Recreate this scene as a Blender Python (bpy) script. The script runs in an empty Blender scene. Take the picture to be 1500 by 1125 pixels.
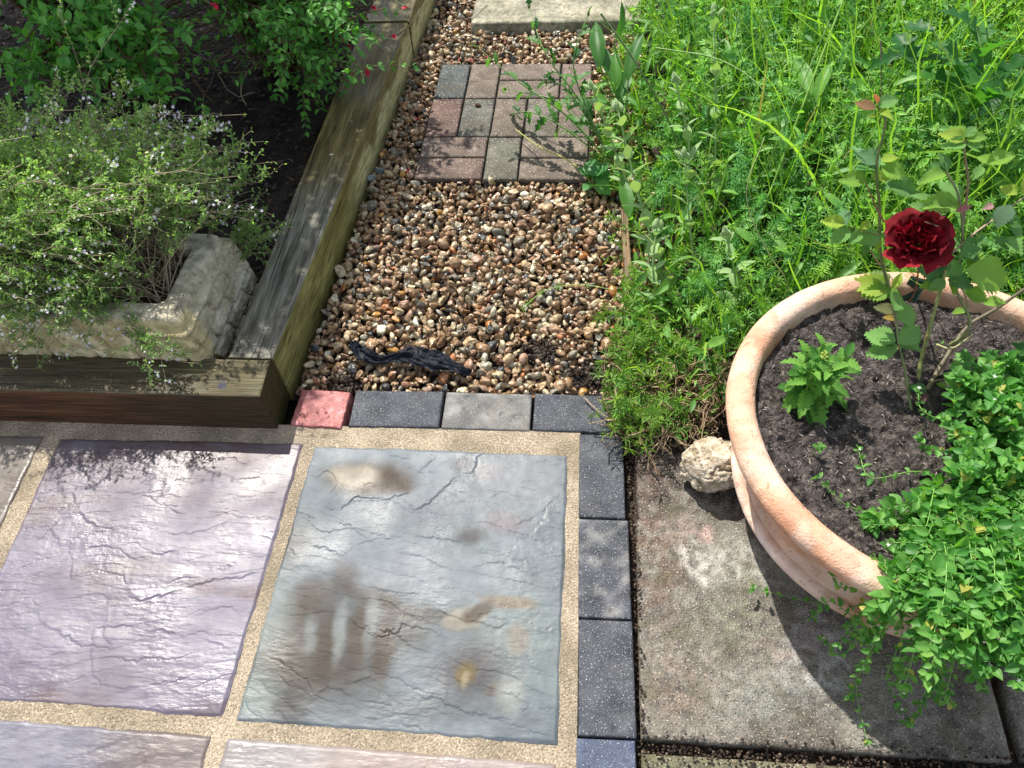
import bpy, math, random
import numpy as np
from mathutils import Matrix, Vector

SC = bpy.context.scene
rng = np.random.default_rng(11)
random.seed(5)
R_ = math.radians

# ---------------------------------------------------------------- camera, sky, sun, exposure
CAM = np.array([-0.0141, -0.9033, 1.3808]); PITCH, YAW, ROLL = 0.9237, -0.1344, -0.0884; FPX = 1104.37
_f = np.array([math.sin(YAW)*math.cos(PITCH), math.cos(YAW)*math.cos(PITCH), -math.sin(PITCH)])
_r0 = np.array([math.cos(YAW), -math.sin(YAW), 0]); _u0 = np.cross(_r0, _f)
_r = math.cos(ROLL)*_r0 + math.sin(ROLL)*_u0; _u = -math.sin(ROLL)*_r0 + math.cos(ROLL)*_u0
cd = bpy.data.cameras.new('camera'); cam = bpy.data.objects.new('camera', cd); SC.collection.objects.link(cam)
cd.sensor_width = 36; cd.lens = FPX/1500*36; cd.clip_start = 0.02; cd.clip_end = 400
cam.matrix_world = Matrix(((_r[0], _u[0], -_f[0], CAM[0]), (_r[1], _u[1], -_f[1], CAM[1]), (_r[2], _u[2], -_f[2], CAM[2]), (0, 0, 0, 1)))
SC.camera = cam
SUN_EL, SUN_AZ = R_(55), R_(-33)          # azimuth from +Y towards +X
w = bpy.data.worlds.new('World'); SC.world = w; w.use_nodes = True
nt = w.node_tree; nt.nodes.clear()
wo = nt.nodes.new('ShaderNodeOutputWorld'); bg = nt.nodes.new('ShaderNodeBackground'); sky = nt.nodes.new('ShaderNodeTexSky')
sky.sky_type = 'NISHITA'; sky.sun_disc = False; sky.sun_elevation = SUN_EL; sky.sun_rotation = SUN_AZ
sky.air_density = 1.0; sky.dust_density = 1.5; sky.ozone_density = 1.0
# broken white cloud over the blue
tc = nt.nodes.new('ShaderNodeTexCoord'); cn = nt.nodes.new('ShaderNodeTexNoise'); cr = nt.nodes.new('ShaderNodeValToRGB'); mx = nt.nodes.new('ShaderNodeMix')
mx.data_type = 'RGBA'; cn.inputs['Scale'].default_value = 2.2; cn.inputs['Detail'].default_value = 6
cr.color_ramp.elements[0].position = 0.44; cr.color_ramp.elements[0].color = (0.12, 0.12, 0.12, 1)
cr.color_ramp.elements[1].position = 0.62; cr.color_ramp.elements[1].color = (0.85, 0.85, 0.85, 1)
nt.links.new(tc.outputs['Generated'], cn.inputs['Vector']); nt.links.new(cn.outputs['Fac'], cr.inputs['Fac'])
nt.links.new(cr.outputs['Color'], mx.inputs['Factor']); nt.links.new(sky.outputs['Color'], mx.inputs['A'])
mx.inputs['B'].default_value = (8.0, 8.2, 8.8, 1)
nt.links.new(mx.outputs['Result'], bg.inputs['Color']); nt.links.new(bg.outputs['Background'], wo.inputs['Surface'])
bg.inputs['Strength'].default_value = 0.10
ld = bpy.data.lights.new('sun', 'SUN'); sun = bpy.data.objects.new('sun', ld); SC.collection.objects.link(sun)
ld.energy = 4.9; ld.angle = R_(0.6); ld.color = (1.0, 0.95, 0.87)
sdir = Vector((math.sin(SUN_AZ)*math.cos(SUN_EL), math.cos(SUN_AZ)*math.cos(SUN_EL), math.sin(SUN_EL)))
sun.rotation_euler = sdir.to_track_quat('Z', 'Y').to_euler()
sun.location = (0, 0, 5)
SC.view_settings.view_transform = 'Standard'; SC.view_settings.look = 'None'
SC.view_settings.exposure = 0.68; SC.view_settings.gamma = 1.0
try: SC.view_settings.use_curve_mapping = False
except Exception: pass

# ---------------------------------------------------------------- helpers
def P(px, py, z=0.0):
    """ground-truth point seen at photo pixel (px,py) lying on the level z"""
    d = _f + _r*(px-750)/FPX - _u*(py-562.5)/FPX
    return CAM + d*((z-CAM[2])/d[2])
def proj(p):
    d = np.asarray(p) - CAM
    dz = d @ _f
    return 750+FPX*(d @ _r)/dz, 562.5-FPX*(d @ _u)/dz

_perm = np.random.default_rng(3).permutation(256); _perm = np.concatenate([_perm, _perm, _perm])
_g3 = np.random.default_rng(4).normal(size=(256, 3)); _g3 /= np.linalg.norm(_g3, axis=1)[:, None]
def perlin(x, y, z=0.0):
    x, y, z = np.broadcast_arrays(np.asarray(x, float), np.asarray(y, float), np.asarray(z, float))
    xi, yi, zi = [np.floor(a).astype(np.int64) for a in (x, y, z)]
    xf, yf, zf = x-xi, y-yi, z-zi
    s = lambda t: t*t*t*(t*(t*6-15)+10)
    u, v, w_ = s(xf), s(yf), s(zf); out = 0
    for i in (0, 1):
        for j in (0, 1):
            for k in (0, 1):
                h = _perm[_perm[_perm[(xi+i) & 255]+((yi+j) & 255)]+((zi+k) & 255)]
                g = _g3[h]
                d = g[..., 0]*(xf-i)+g[..., 1]*(yf-j)+g[..., 2]*(zf-k)
                out = out + d*(u if i else 1-u)*(v if j else 1-v)*(w_ if k else 1-w_)
    return out*1.6
def fbm(x, y, z=0.0, o=4, g=0.5, l=2.03):
    a, s, t = 1.0, 0.0, 0.0
    for i in range(o):
        s = s + a*perlin(np.asarray(x)*l**i+17.3*i, np.asarray(y)*l**i-9.1*i, np.asarray(z)*l**i+3.7*i); t += a; a *= g
    return s/t
def sstep(a, b, x):
    t = np.clip((x-a)/(b-a), 0, 1); return t*t*(3-2*t)
def mixc(a, b, t):
    t = np.asarray(t)[..., None]; return np.asarray(a)*(1-t)+np.asarray(b)*t

def mesh(name, V, F, mat=None, col=None, smooth=True):
    """V (n,3); F array (m,k) or list of such arrays"""
    V = np.asarray(V, np.float32)
    Fs = F if isinstance(F, list) else [F]
    Fs = [np.asarray(f, np.int32) for f in Fs if len(f)]
    me = bpy.data.meshes.new(name)
    me.vertices.add(len(V)); me.vertices.foreach_set('co', V.ravel())
    nl = sum(f.size for f in Fs); nf = sum(len(f) for f in Fs)
    me.loops.add(nl); me.loops.foreach_set('vertex_index', np.concatenate([f.ravel() for f in Fs]))
    tot = np.concatenate([np.full(len(f), f.shape[1], np.int32) for f in Fs])
    st = np.concatenate([[0], np.cumsum(tot)[:-1]]).astype(np.int32)
    me.polygons.add(nf); me.polygons.foreach_set('loop_start', st)
    try: me.polygons.foreach_set('loop_total', tot)
    except Exception: pass
    me.polygons.foreach_set('use_smooth', np.full(nf, smooth, bool) if isinstance(smooth, bool) else np.asarray(smooth, bool))
    if col is not None:
        c = np.asarray(col, np.float32)
        if c.ndim == 1: c = np.tile(c, (len(V), 1))
        if c.shape[1] == 3: c = np.c_[c, np.ones(len(c), np.float32)]
        at = me.color_attributes.new('Col', 'FLOAT_COLOR', 'POINT'); at.data.foreach_set('color', c.astype(np.float32).ravel())
    me.update(calc_edges=True)
    if mat: me.materials.append(mat)
    return me
def link(name, me, parent=None, loc=None, rot=None):
    o = bpy.data.objects.new(name, me); SC.collection.objects.link(o)
    if parent is not None: o.parent = parent
    if loc is not None: o.location = loc
    if rot is not None: o.rotation_euler = rot
    return o
def tag(o, label=None, cat=None, group=None, kind=None):
    if label: o['label'] = label
    if cat: o['category'] = cat
    if group: o['group'] = group
    if kind: o['kind'] = kind
    return o
def thing(name, label, cat, loc=(0, 0, 0), group=None):
    o = bpy.data.objects.new(name, None); SC.collection.objects.link(o); o.location = loc; o.empty_display_size = 0.05
    return tag(o, label, cat, group)
def sub(V, loc): return np.asarray(V)-np.asarray(loc)
def grid_faces(nu, nv):
    i = np.arange(nu-1)[:, None]; j = np.arange(nv-1)[None]
    a = (i*nv+j).ravel(); return np.stack([a, a+nv, a+nv+1, a+1], 1)
def merge(parts):
    """list of (V,F,col) with equal-arity F"""
    Vs, Fs, Cs, o = [], [], [], 0
    for V, F, C in parts:
        Vs.append(V); Fs.append(np.asarray(F)+o); o += len(V)
        C = np.asarray(C, float); Cs.append(C if C.ndim == 2 else np.tile(C, (len(V), 1)))
    return np.concatenate(Vs), np.concatenate(Fs), np.concatenate(Cs)
def frames(y, up):
    """rotation matrices whose local y is along `y` and local z near `up`"""
    y = y/np.linalg.norm(y, axis=-1, keepdims=True)
    x = np.cross(y, up); n = np.linalg.norm(x, axis=-1, keepdims=True)
    x = np.where(n < 1e-4, np.array([1., 0, 0]), x/np.maximum(n, 1e-6)); z = np.cross(x, y)
    return np.stack([x, y, z], -1)
def inst(V, F, M, T, col, shade=None):
    """merge N transformed copies"""
    N, n = len(T), len(V)
    W = np.einsum('nij,vj->nvi', M, V)+T[:, None]
    FF = F[None]+(np.arange(N)*n)[:, None, None]
    C = np.repeat(np.asarray(col)[:, None], n, 1)
    if shade is not None: C = C*shade[None, :, None] if shade.ndim == 1 else C*shade[None]
    return W.reshape(-1, 3), FF.reshape(-1, F.shape[1]), C.reshape(-1, 3)
def tubes(pts, rad, sides=4, col=(0.1, 0.2, 0.05)):
    """pts (N,K,3), rad (N,K)"""
    N, K, _ = pts.shape
    t = np.gradient(pts, axis=1); t /= np.linalg.norm(t, axis=2, keepdims=True)+1e-9
    ref = np.where(np.abs(t[..., 2:3]) > 0.9, np.array([1., 0, 0]), np.array([0., 0, 1.]))
    a = np.cross(t, ref); a /= np.linalg.norm(a, axis=2, keepdims=True)+1e-9; b = np.cross(t, a)
    th = np.arange(sides)*2*np.pi/sides
    V = pts[:, :, None]+rad[:, :, None, None]*(np.cos(th)[:, None]*a[:, :, None]+np.sin(th)[:, None]*b[:, :, None])
    k = np.arange(K-1)[:, None]; s = np.arange(sides)[None]; s2 = (s+1) % sides
    f = np.stack([k*sides+s, k*sides+s2, (k+1)*sides+s2, (k+1)*sides+s], -1).reshape(-1, 4)
    F = (f[None]+(np.arange(N)*K*sides)[:, None, None]).reshape(-1, 4)
    col = np.asarray(col, float)
    C = np.tile(col, (N*K*sides, 1)) if col.ndim == 1 else np.repeat(col, K*sides, 0)
    return V.reshape(-1, 3), F, C
def spline(ctrl, n):
    """Catmull-Rom through control points"""
    c = np.asarray(ctrl, float); c = np.vstack([2*c[0]-c[1], c, 2*c[-1]-c[-2]])
    t = np.linspace(0, len(c)-3-1e-6, n); i = t.astype(int); f = (t-i)[:, None]
    p0, p1, p2, p3 = c[i], c[i+1], c[i+2], c[i+3]
    return 0.5*(2*p1+(p2-p0)*f+(2*p0-5*p1+4*p2-p3)*f**2+(3*p1-p0-3*p2+p3)*f**3)

# ---------------------------------------------------------------- materials
def nodes(name):
    m = bpy.data.materials.new(name); m.use_nodes = True; t = m.node_tree
    return m, t, t.nodes['Principled BSDF'], t.nodes['Material Output']
def add(t, typ, **kw):
    n = t.nodes.new(typ)
    for k, v in kw.items():
        if k in n.inputs: n.inputs[k].default_value = v
        else: setattr(n, k, v)
    return n
def noise_bump(t, bs, src_scale, dist, strength=1.0, detail=5, stretch=None, prev=None, typ='noise'):
    co = add(t, 'ShaderNodeTexCoord'); mp = add(t, 'ShaderNodeMapping'); t.links.new(co.outputs['Object'], mp.inputs['Vector'])
    if stretch: mp.inputs['Scale'].default_value = stretch
    if typ == 'noise':
        n = add(t, 'ShaderNodeTexNoise'); n.inputs['Scale'].default_value = src_scale; n.inputs['Detail'].default_value = detail; out = n.outputs['Fac']
    else:
        n = add(t, 'ShaderNodeTexVoronoi'); n.inputs['Scale'].default_value = src_scale; out = n.outputs['Distance']
    t.links.new(mp.outputs['Vector'], n.inputs['Vector'])
    b = add(t, 'ShaderNodeBump'); b.inputs['Strength'].default_value = strength; b.inputs['Distance'].default_value = dist
    t.links.new(out, b.inputs['Height'])
    if prev: t.links.new(prev.outputs['Normal'], b.inputs['Normal'])
    t.links.new(b.outputs['Normal'], bs.inputs['Normal'])
    return b, n, mp
def attr_mat(name, rough=0.5, spec=0.5, var=0.25, vscale=60, bumps=(), speck=(), trans=0, sheen=0, rvar=None, stretch=None, coat=0):
    """base colour from the thing's own 'Col', mottled; speck = (scale, threshold, colour, amount)"""
    m, t, bs, out = nodes(name)
    at = add(t, 'ShaderNodeAttribute', attribute_name='Col'); co = add(t, 'ShaderNodeTexCoord')
    mp = add(t, 'ShaderNodeMapping'); t.links.new(co.outputs['Object'], mp.inputs['Vector'])
    if stretch: mp.inputs['Scale'].default_value = stretch
    n = add(t, 'ShaderNodeTexNoise', Scale=vscale, Detail=5.0); t.links.new(mp.outputs['Vector'], n.inputs['Vector'])
    mr = add(t, 'ShaderNodeMapRange'); mr.inputs['From Min'].default_value = 0.3; mr.inputs['From Max'].default_value = 0.7
    mr.inputs['To Min'].default_value = 1-var; mr.inputs['To Max'].default_value = 1+var
    t.links.new(n.outputs['Fac'], mr.inputs['Value'])
    mu = add(t, 'ShaderNodeMix', data_type='RGBA', blend_type='MULTIPLY'); mu.inputs['Factor'].default_value = 1
    t.links.new(at.outputs['Color'], mu.inputs['A']); t.links.new(mr.outputs['Result'], mu.inputs['B'])
    col = mu.outputs['Result']
    for sc, th, sw, c, amt in speck:
        v = add(t, 'ShaderNodeTexNoise', Scale=sc, Detail=2.0); t.links.new((mp.outputs['Vector'] if stretch else co.outputs['Object']), v.inputs['Vector'])
        r = add(t, 'ShaderNodeMapRange'); r.inputs['From Min'].default_value = th; r.inputs['From Max'].default_value = th+sw
        r.inputs['To Max'].default_value = amt; t.links.new(v.outputs['Fac'], r.inputs['Value'])
        mm = add(t, 'ShaderNodeMix', data_type='RGBA'); mm.inputs['B'].default_value = (*c, 1)
        t.links.new(r.outputs['Result'], mm.inputs['Factor']); t.links.new(col, mm.inputs['A']); col = mm.outputs['Result']
    t.links.new(col, bs.inputs['Base Color'])
    bs.inputs['Roughness'].default_value = rough; bs.inputs['Specular IOR Level'].default_value = spec
    if rvar:
        rn = add(t, 'ShaderNodeTexNoise', Scale=rvar[0], Detail=4.0); t.links.new(co.outputs['Object'], rn.inputs['Vector'])
        rr = add(t, 'ShaderNodeMapRange'); rr.inputs['From Min'].default_value = 0.38; rr.inputs['From Max'].default_value = 0.62
        rr.inputs['To Min'].default_value = rvar[1]; rr.inputs['To Max'].default_value = rvar[2]
        t.links.new(rn.outputs['Fac'], rr.inputs['Value']); t.links.new(rr.outputs['Result'], bs.inputs['Roughness'])
    if coat: bs.inputs['Coat Weight'].default_value = coat; bs.inputs['Coat Roughness'].default_value = 0.12
    if sheen: bs.inputs['Sheen Weight'].default_value = sheen
    prev = None
    for bp in bumps:
        prev, _, _ = noise_bump(t, bs, bp[0], bp[1], 1.0, bp[2] if len(bp) > 2 else 5, bp[3] if len(bp) > 3 else None, prev, bp[4] if len(bp) > 4 else 'noise')
    if trans:
        tr = add(t, 'ShaderNodeBsdfTranslucent'); ms = add(t, 'ShaderNodeMixShader'); ms.inputs['Fac'].default_value = trans
        gm = add(t, 'ShaderNodeMix', data_type='RGBA', blend_type='MULTIPLY'); gm.inputs['Factor'].default_value = 1
        gm.inputs['B'].default_value = (1.5, 1.6, 0.5, 1) if trans > 0.2 else (1.2, 1, 1, 1)
        t.links.new(col, gm.inputs['A']); t.links.new(gm.outputs['Result'], tr.inputs['Color'])
        t.links.new(bs.outputs['BSDF'], ms.inputs[1]); t.links.new(tr.outputs['BSDF'], ms.inputs[2]); t.links.new(ms.outputs['Shader'], out.inputs['Surface'])
    return m

M_slab = attr_mat('riven_sandstone', 0.4, 0.40, 0.14, 45, bumps=((38, 0.0022, 9, (0.3, 1, 1)), (170, 0.0006, 6, (.25, 1, 1)), (700, 0.00025, 3)), rvar=(6, 0.25, 0.55))
M_slab2 = attr_mat('riven_grey_sandstone', 0.5, 0.2, 0.14, 45, bumps=((38, 0.0016, 9, (0.4, 1, 1)), (170, 0.0005, 6, (.3, 1, 1)), (700, 0.0003, 3)), rvar=(6, 0.30, 0.58))
M_mortar = attr_mat('sandy_mortar', 0.9, 0.2, 0.35, 260, bumps=((240, 0.004, 4), (600, 0.002, 2)), speck=((330, 0.60, 0.05, (0.08, 0.055, 0.04), 0.8), (300, 0.60, 0.05, (0.70, 0.60, 0.46), 0.6), (7, 0.52, 0.15, (0.20, 0.165, 0.11), 0.6), (60, .6, .1, (.16, .13, .09), .4)))
M_block = attr_mat('charcoal_concrete_block', 0.6, 0.28, 0.28, 30, bumps=((700, 0.0016, 3),), speck=((330, 0.64, 0.03, (0.50, 0.51, 0.53), 0.65), (900, 0.58, 0.05, (0.3, 0.31, 0.33), 0.5), (45, .6, .1, (.02, .02, .025), .5)), rvar=(14, 0.35, 0.7))
M_brick = attr_mat('buff_brown_block', 0.75, 0.25, 0.35, 22, bumps=((300, 0.003, 3),), speck=((170, 0.635, 0.03, (0.50, 0.44, 0.34), 0.9), (9, .5, .15, (.07, .055, .04), .5), (300, 0.66, 0.03, (0.03, 0.03, 0.03), 0.6)))
M_red = attr_mat('red_clay_brick', 0.4, 0.5, 0.3, 60, bumps=((260, 0.003, 4),), speck=((150, 0.66, 0.03, (0.05, 0.01, 0.01), 0.8), (60, 0.6, 0.1, (0.55, 0.38, 0.42), 0.35)))
M_flag = attr_mat('old_concrete_flag', 0.65, 0.3, 0.4, 60, bumps=((260, 0.0035, 4), (60, 0.004, 5)), speck=((280, 0.62, 0.04, (0.42, 0.38, 0.31), 0.8), (20, .56, .12, (.10, .09, .05), .5), (240, 0.60, 0.05, (0.015, 0.012, 0.01), 0.8)), rvar=(9, 0.4, 0.75))
M_peb = attr_mat('flint_pebble', 0.3, 0.55, 0.5, 110, bumps=((130, 0.003, 4),), speck=((110, 0.62, 0.05, (0.42, 0.30, 0.2), 0.35),), rvar=(30, 0.14, 0.5))
M_soil = attr_mat('dark_soil', 0.85, 0.25, 0.45, 120, bumps=((90, 0.012, 6), (320, 0.005, 4)))
M_bark = attr_mat('bark_mulch', 0.6, 0.4, 0.4, 150, bumps=((400, 0.002, 3, (1, 0.2, 1)),))
M_wood = attr_mat('weathered_timber', 0.62, 0.3, 0.55, 240, bumps=((260, 0.003, 8, (0.05, 1, 1)),), speck=((420, .58, .07, (.02, .015, .008), .5), (110, .66, .03, (.012, .009, .005), .85)), stretch=(0.04, 1, 1), rvar=(5, 0.38, 0.75))
M_wood2 = attr_mat('weathered_timber_lengthways', 0.62, 0.3, 0.55, 240, bumps=((260, 0.002, 8, (1, 0.05, 1)),), speck=((420, .58, .07, (.03, .025, .015), .45), (110, .66, .03, (.015, .012, .007), .85)), stretch=(1, 0.04, 1), rvar=(5, 0.38, 0.75))
M_terra = attr_mat('terracotta', 0.75, 0.25, 0.2, 26, bumps=((300, 0.0018, 4), (60, 0.003, 7)), speck=((14, 0.52, 0.12, (0.66, 0.50, 0.40), 0.5), (38, 0.56, 0.10, (0.40, 0.19, 0.11), 0.35), (5, .55, .12, (.36, .27, .19), .35), (150, 0.665, 0.025, (0.20, 0.11, 0.07), 0.5), (60, 0.66, 0.05, (0.30, 0.13, 0.07), 0.5), (22, 0.62, 0.06, (0.33, 0.24, 0.15), 0.35)))
M_stone = attr_mat('cast_stone', 0.8, 0.25, 0.3, 50, bumps=((160, 0.004, 5), (500, 0.0015, 3)), speck=((120, 0.66, 0.04, (0.04, 0.035, 0.02), 0.6),))
M_rock = attr_mat('pitted_rock', 0.85, 0.25, 0.22, 60, bumps=((120, 0.006, 6), (480, 0.002, 3)), speck=((90, 0.64, 0.05, (0.16, 0.11, 0.06), 0.7),))
M_leaf = attr_mat('leaf_green', 0.42, 0.35, 0.22, 70, bumps=((160, 0.0008, 3),), trans=0.42)
M_weed = attr_mat('weed_leaf', 0.45, 0.3, 0.18, 40, trans=0.48)
M_grey = attr_mat('felted_leaf', 0.8, 0.2, 0.15, 90, trans=0.3, sheen=0.5)
M_stem = attr_mat('plant_stem', 0.5, 0.35, 0.25, 90)
M_twig = attr_mat('dry_twig', 0.75, 0.25, 0.35, 120)
M_petal = attr_mat('petal', 0.55, 0.25, 0.2, 60, bumps=((90, 0.0008, 3),), trans=0.15)
M_white = attr_mat('pale_petal', 0.5, 0.3, 0.1, 60, trans=0.3)
M_plastic = attr_mat('black_plastic', 0.5, 0.12, 0.2, 20)
M_label = attr_mat('green_plastic', 0.35, 0.5, 0.1, 30)
M_rose = attr_mat('rose_leaf', 0.3, 0.35, 0.2, 50, bumps=((110, 0.0012, 3),), trans=0.28)

# ================================================================ GROUND AND PAVING
def sheet(name, x0, x1, y0, y1, z, nx, ny, mat, colf, hf=None, parent=None):
    x, y = np.meshgrid(np.linspace(x0, x1, nx), np.linspace(y0, y1, ny), indexing='ij')
    zz = z+(hf(x, y) if hf else 0*x)
    V = np.stack([x, y, zz], -1).reshape(-1, 3)
    return link(name, mesh(name, V, grid_faces(nx, ny), mat, colf(x, y).reshape(-1, 3)), parent)
def soilcol(x, y): return mixc((0.035, 0.026, 0.02), (0.075, 0.055, 0.04), sstep(-.3, .4, fbm(x*6, y*6, 2)))
g = sheet('ground', -40, 40, -40, 40, -0.09, 60, 60, M_soil, lambda x, y: mixc((0.05, 0.045, 0.03), (0.05, 0.075, 0.025), sstep(-.2, .3, fbm(x*.5, y*.5)))); tag(g, kind='structure')
patio = sheet('patio', -2.6, 0.004, -2.2, 0.006, -0.0030, 300, 240, M_mortar,
              lambda x, y: mixc((0.25, 0.205, 0.145), (0.42, 0.345, 0.25), sstep(-.4, .4, fbm(x*9, y*9, 5))), lambda x, y: 0.0012*fbm(x*60, y*60, 1)+0.0016*fbm(x*9, y*9, 1))
tag(patio, kind='structure')

def quadmap(c, u, v):
    c = np.asarray(c, float)     # c: near-left, near-right, far-right, far-left
    return (c[0]*((1-u)*(1-v))[..., None]+c[1]*(u*(1-v))[..., None]+c[2]*(u*v)[..., None]+c[3]*((1-u)*v)[..., None])
def riven(x, y, s, k=5.0, ang=0.12):
    """layered cleavage: long ragged ledges that all drop the same way, over gently rolling stone"""
    ca, sa = math.cos(ang), math.sin(ang); X, Y = x*ca+y*sa, -x*sa+y*ca
    rag = fbm(X*9, Y*9, s+3, 6, .62)+.35*fbm(X*42, Y*42, s+5, 4, .6)
    out, edge = 0, 0
    for i, (sp, amp_, sx, wv) in enumerate(((11.0, .0013, 2.2, 1.6), (23.0, .0011, 3.6, 1.9), (47.0, .0007, 6.0, 2.2))):
        t = Y*sp+wv*fbm(X*sx, Y*sx*1.6, s+11*i, 3)+.34*rag+i*.37; f = t-np.floor(t)
        m = sstep(-.02, .16, fbm(X*7.5, Y*8.5, s+31+7*i+np.floor(t)*1.7, 3))
        out = out+amp_*m*(sstep(0, .035+.02*i, f)-1-.55*(f-.5)*2*.5)
        edge = np.maximum(edge, m*np.exp(-((f-.02)/.02)**2)*(1 if i == 0 else .5))
    fine = fbm(X*14+rag*1.2, Y*120+rag*9, s+60, 3)*sstep(-.15, .3, fbm(X*4, Y*6, s+70, 2))
    roll = .0022*fbm(X*4, Y*5, s+80, 3)
    return 0.002+roll+out+0.00022*fine+0.00030*fbm(X*70, Y*70, s+90, 3), edge, fine
def ledges(x, y, L, s):
    jx = .014*fbm(x*26, y*26, s+1, 5, .65)+.003*fbm(x*130, y*130, s+2, 3); jy = .014*fbm(x*26, y*26, s+5, 5, .65)+.003*fbm(x*130, y*130, s+6, 3); brk = sstep(-.25, .15, fbm(x*16, y*16, s+9, 3))
    X, Y = x+jx, y+jy; h = 0*x
    for pts, a in L:
        q = np.array([P(*p)[:2] for p in pts]); best = np.full(x.shape, 9.); sg = np.zeros(x.shape); al = np.zeros(x.shape); n = len(q)-1
        for i in range(n):
            d = q[i+1]-q[i]; l2 = d @ d; t = np.clip(((X-q[i, 0])*d[0]+(Y-q[i, 1])*d[1])/l2, 0, 1); dx, dy = X-q[i, 0]-t*d[0], Y-q[i, 1]-t*d[1]; D = np.hypot(dx, dy); k = D < best
            best = np.where(k, D, best); sg = np.where(k, np.sign(d[0]*dy-d[1]*dx), sg); al = np.where(k, (i+t)/n, al)
        h = h+.62*a*brk*sg*np.minimum(1, best/.0012)*np.exp(-best/.018)*np.clip(np.sin(al*np.pi)*3, 0, 1)
    return h
LEDA = [([(140, 852), (175, 868), (209, 876), (240, 872), (269, 862), (317, 849), (352, 846), (384, 838)], .0016), ([(138, 918), (160, 914), (225, 922), (290, 932), (345, 950)], .0014), ([(139, 915), (133, 960), (136, 990), (150, 1012)], .0012),
        ([(107, 720), (113, 748), (140, 770), (180, 776)], .0015), ([(215, 812), (265, 806), (320, 792), (385, 782), (410, 776)], .0014), ([(100, 790), (108, 820), (106, 852)], .0014), ([(130, 730), (200, 722), (290, 712), (430, 690)], .0010), ([(60, 790), (75, 772), (88, 800)], .0016), ([(160, 870), (150, 930), (165, 945)], .0009), ([(0, 905), (50, 900), (80, 925), (110, 940)], .0010), ([(10, 690), (60, 735), (100, 715)], .0008)]
LEDB = [([(600, 750), (628, 738), (650, 716), (668, 700), (690, 690), (700, 672), (718, 656)], .0017), ([(470, 742), (495, 748), (520, 728), (565, 730), (608, 722)], .0015), ([(512, 800), (560, 790), (600, 782), (660, 790), (740, 812)], .0010), ([(745, 770), (780, 760), (800, 742), (800, 765), (775, 780)], .0012), ([(720, 728), (742, 716), (768, 712), (790, 728)], .0011), ([(690, 830), (740, 820), (765, 838), (800, 842)], .0013), ([(450, 798), (490, 806), (500, 815), (520, 800)], .0010),
        ([(640, 895), (690, 912), (730, 918), (755, 900)], .0013), ([(500, 1005), (540, 990), (600, 1012), (680, 1040), (760, 1060)], .0014), ([(430, 1030), (480, 1008), (520, 1018)], .0012), ([(560, 665), (600, 672), (615, 690), (640, 668)], .0012), ([(455, 700), (480, 690), (500, 705), (480, 725)], .0010), ([(770, 950), (790, 990), (800, 1030)], .0009)]
def slab(corners, res, seed, colf, parent, name='sandstone_slab', top=0.0, ang=0.12, amp=1.0, mat=None, thick=0.022, tone=None, led=None):
    tone = tone or (.50 if mat is None else 1.0)
    c = np.array([[*p, 0] for p in corners], float)
    L = np.linalg.norm(c[1]-c[0]); W = np.linalg.norm(c[3]-c[0]); nu, nv = int(L/res)+2, int(W/res)+2
    u, v = np.meshgrid(np.linspace(0, 1, nu), np.linspace(0, 1, nv), indexing='ij')
    Q = quadmap(c, u, v); x, y = Q[..., 0], Q[..., 1]
    h, st, fine = riven(x, y, seed, ang=ang)
    if led: h = h+ledges(x, y, led, seed)
    e = np.minimum(np.minimum(u, 1-u)*L, np.minimum(v, 1-v)*W)
    edge = sstep(0, 0.006+0.004*fbm(x*30, y*30, seed), e)
    cx, cy = c[:, 0].mean(), c[:, 1].mean()
    wob = 0.0028*fbm(x*22, y*22, seed+5, 4)*(e < 0.012)
    x = x+wob*np.sign(x-cx)*(np.minimum(u, 1-u)*L < .012); y = y+wob*np.sign(y-cy)*(np.minimum(v, 1-v)*W < .012)
    z = top+amp*(h-0.002)-0.0035*(1-edge)
    z = np.maximum(z, top-0.0045)
    V = np.stack([x, y, z], -1); C = colf(x, y, st, fine)*tone
    F = [grid_faces(nu, nv)]
    idx = np.arange(nu*nv).reshape(nu, nv)
    ring = np.concatenate([idx[:, 0], idx[-1, 1:], idx[-2::-1, -1], idx[0, -2:0:-1]])
    V = V.reshape(-1, 3); low = V[ring].copy(); low[:, 2] = top-thick
    n0 = len(V); k = np.arange(len(ring)); k2 = (k+1) % len(ring)
    F.append(np.stack([ring[k], ring[k2], n0+k2, n0+k], 1)[:, ::-1])
    F[0] = F[0]
    Cf = np.concatenate([C.reshape(-1, 3), C.reshape(-1, 3)[ring]])
    V2 = np.concatenate([V, low])
    o = link(name, mesh(name, V2, F, mat or M_slab, Cf), parent)
    return o

def blobs(x, y, base, L, s=0.0, warp=0.02, brk=0.0, dk=1.0):
    """shaped pigment stains: (photo px, py, rx, ry, angle deg, colour, amount, softness)"""
    wx = warp*fbm(x*14, y*14, s+1, 4); wy = warp*fbm(x*14, y*14, s+9, 4)
    c = base
    for px, py, rx, ry, a, colr, amt, so in L:
        q = P(px, py, 0.); qx = P(px+rx, py, 0.); qy = P(px, py+ry, 0.)
        rX = np.linalg.norm(qx-q); rY = np.linalg.norm(qy-q); ca, sa = math.cos(R_(a)), math.sin(R_(a))
        dx, dy = x-q[0]+wx, y-q[1]+wy
        d = np.sqrt(((dx*ca+dy*sa)/rX)**2+((-dx*sa+dy*ca)/rY)**2)
        k_ = min(1, amt*1.35)*(1-sstep(1-so, 1+so, d))
        if brk: k_ = k_*(1-brk*sstep(.08, -.10, fbm(x*38+px, y*38, s+2, 5, .62)))
        c = mixc(c, np.array(colr)*(dk if sum(colr) < .75 else 1), k_)
    return c
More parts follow.
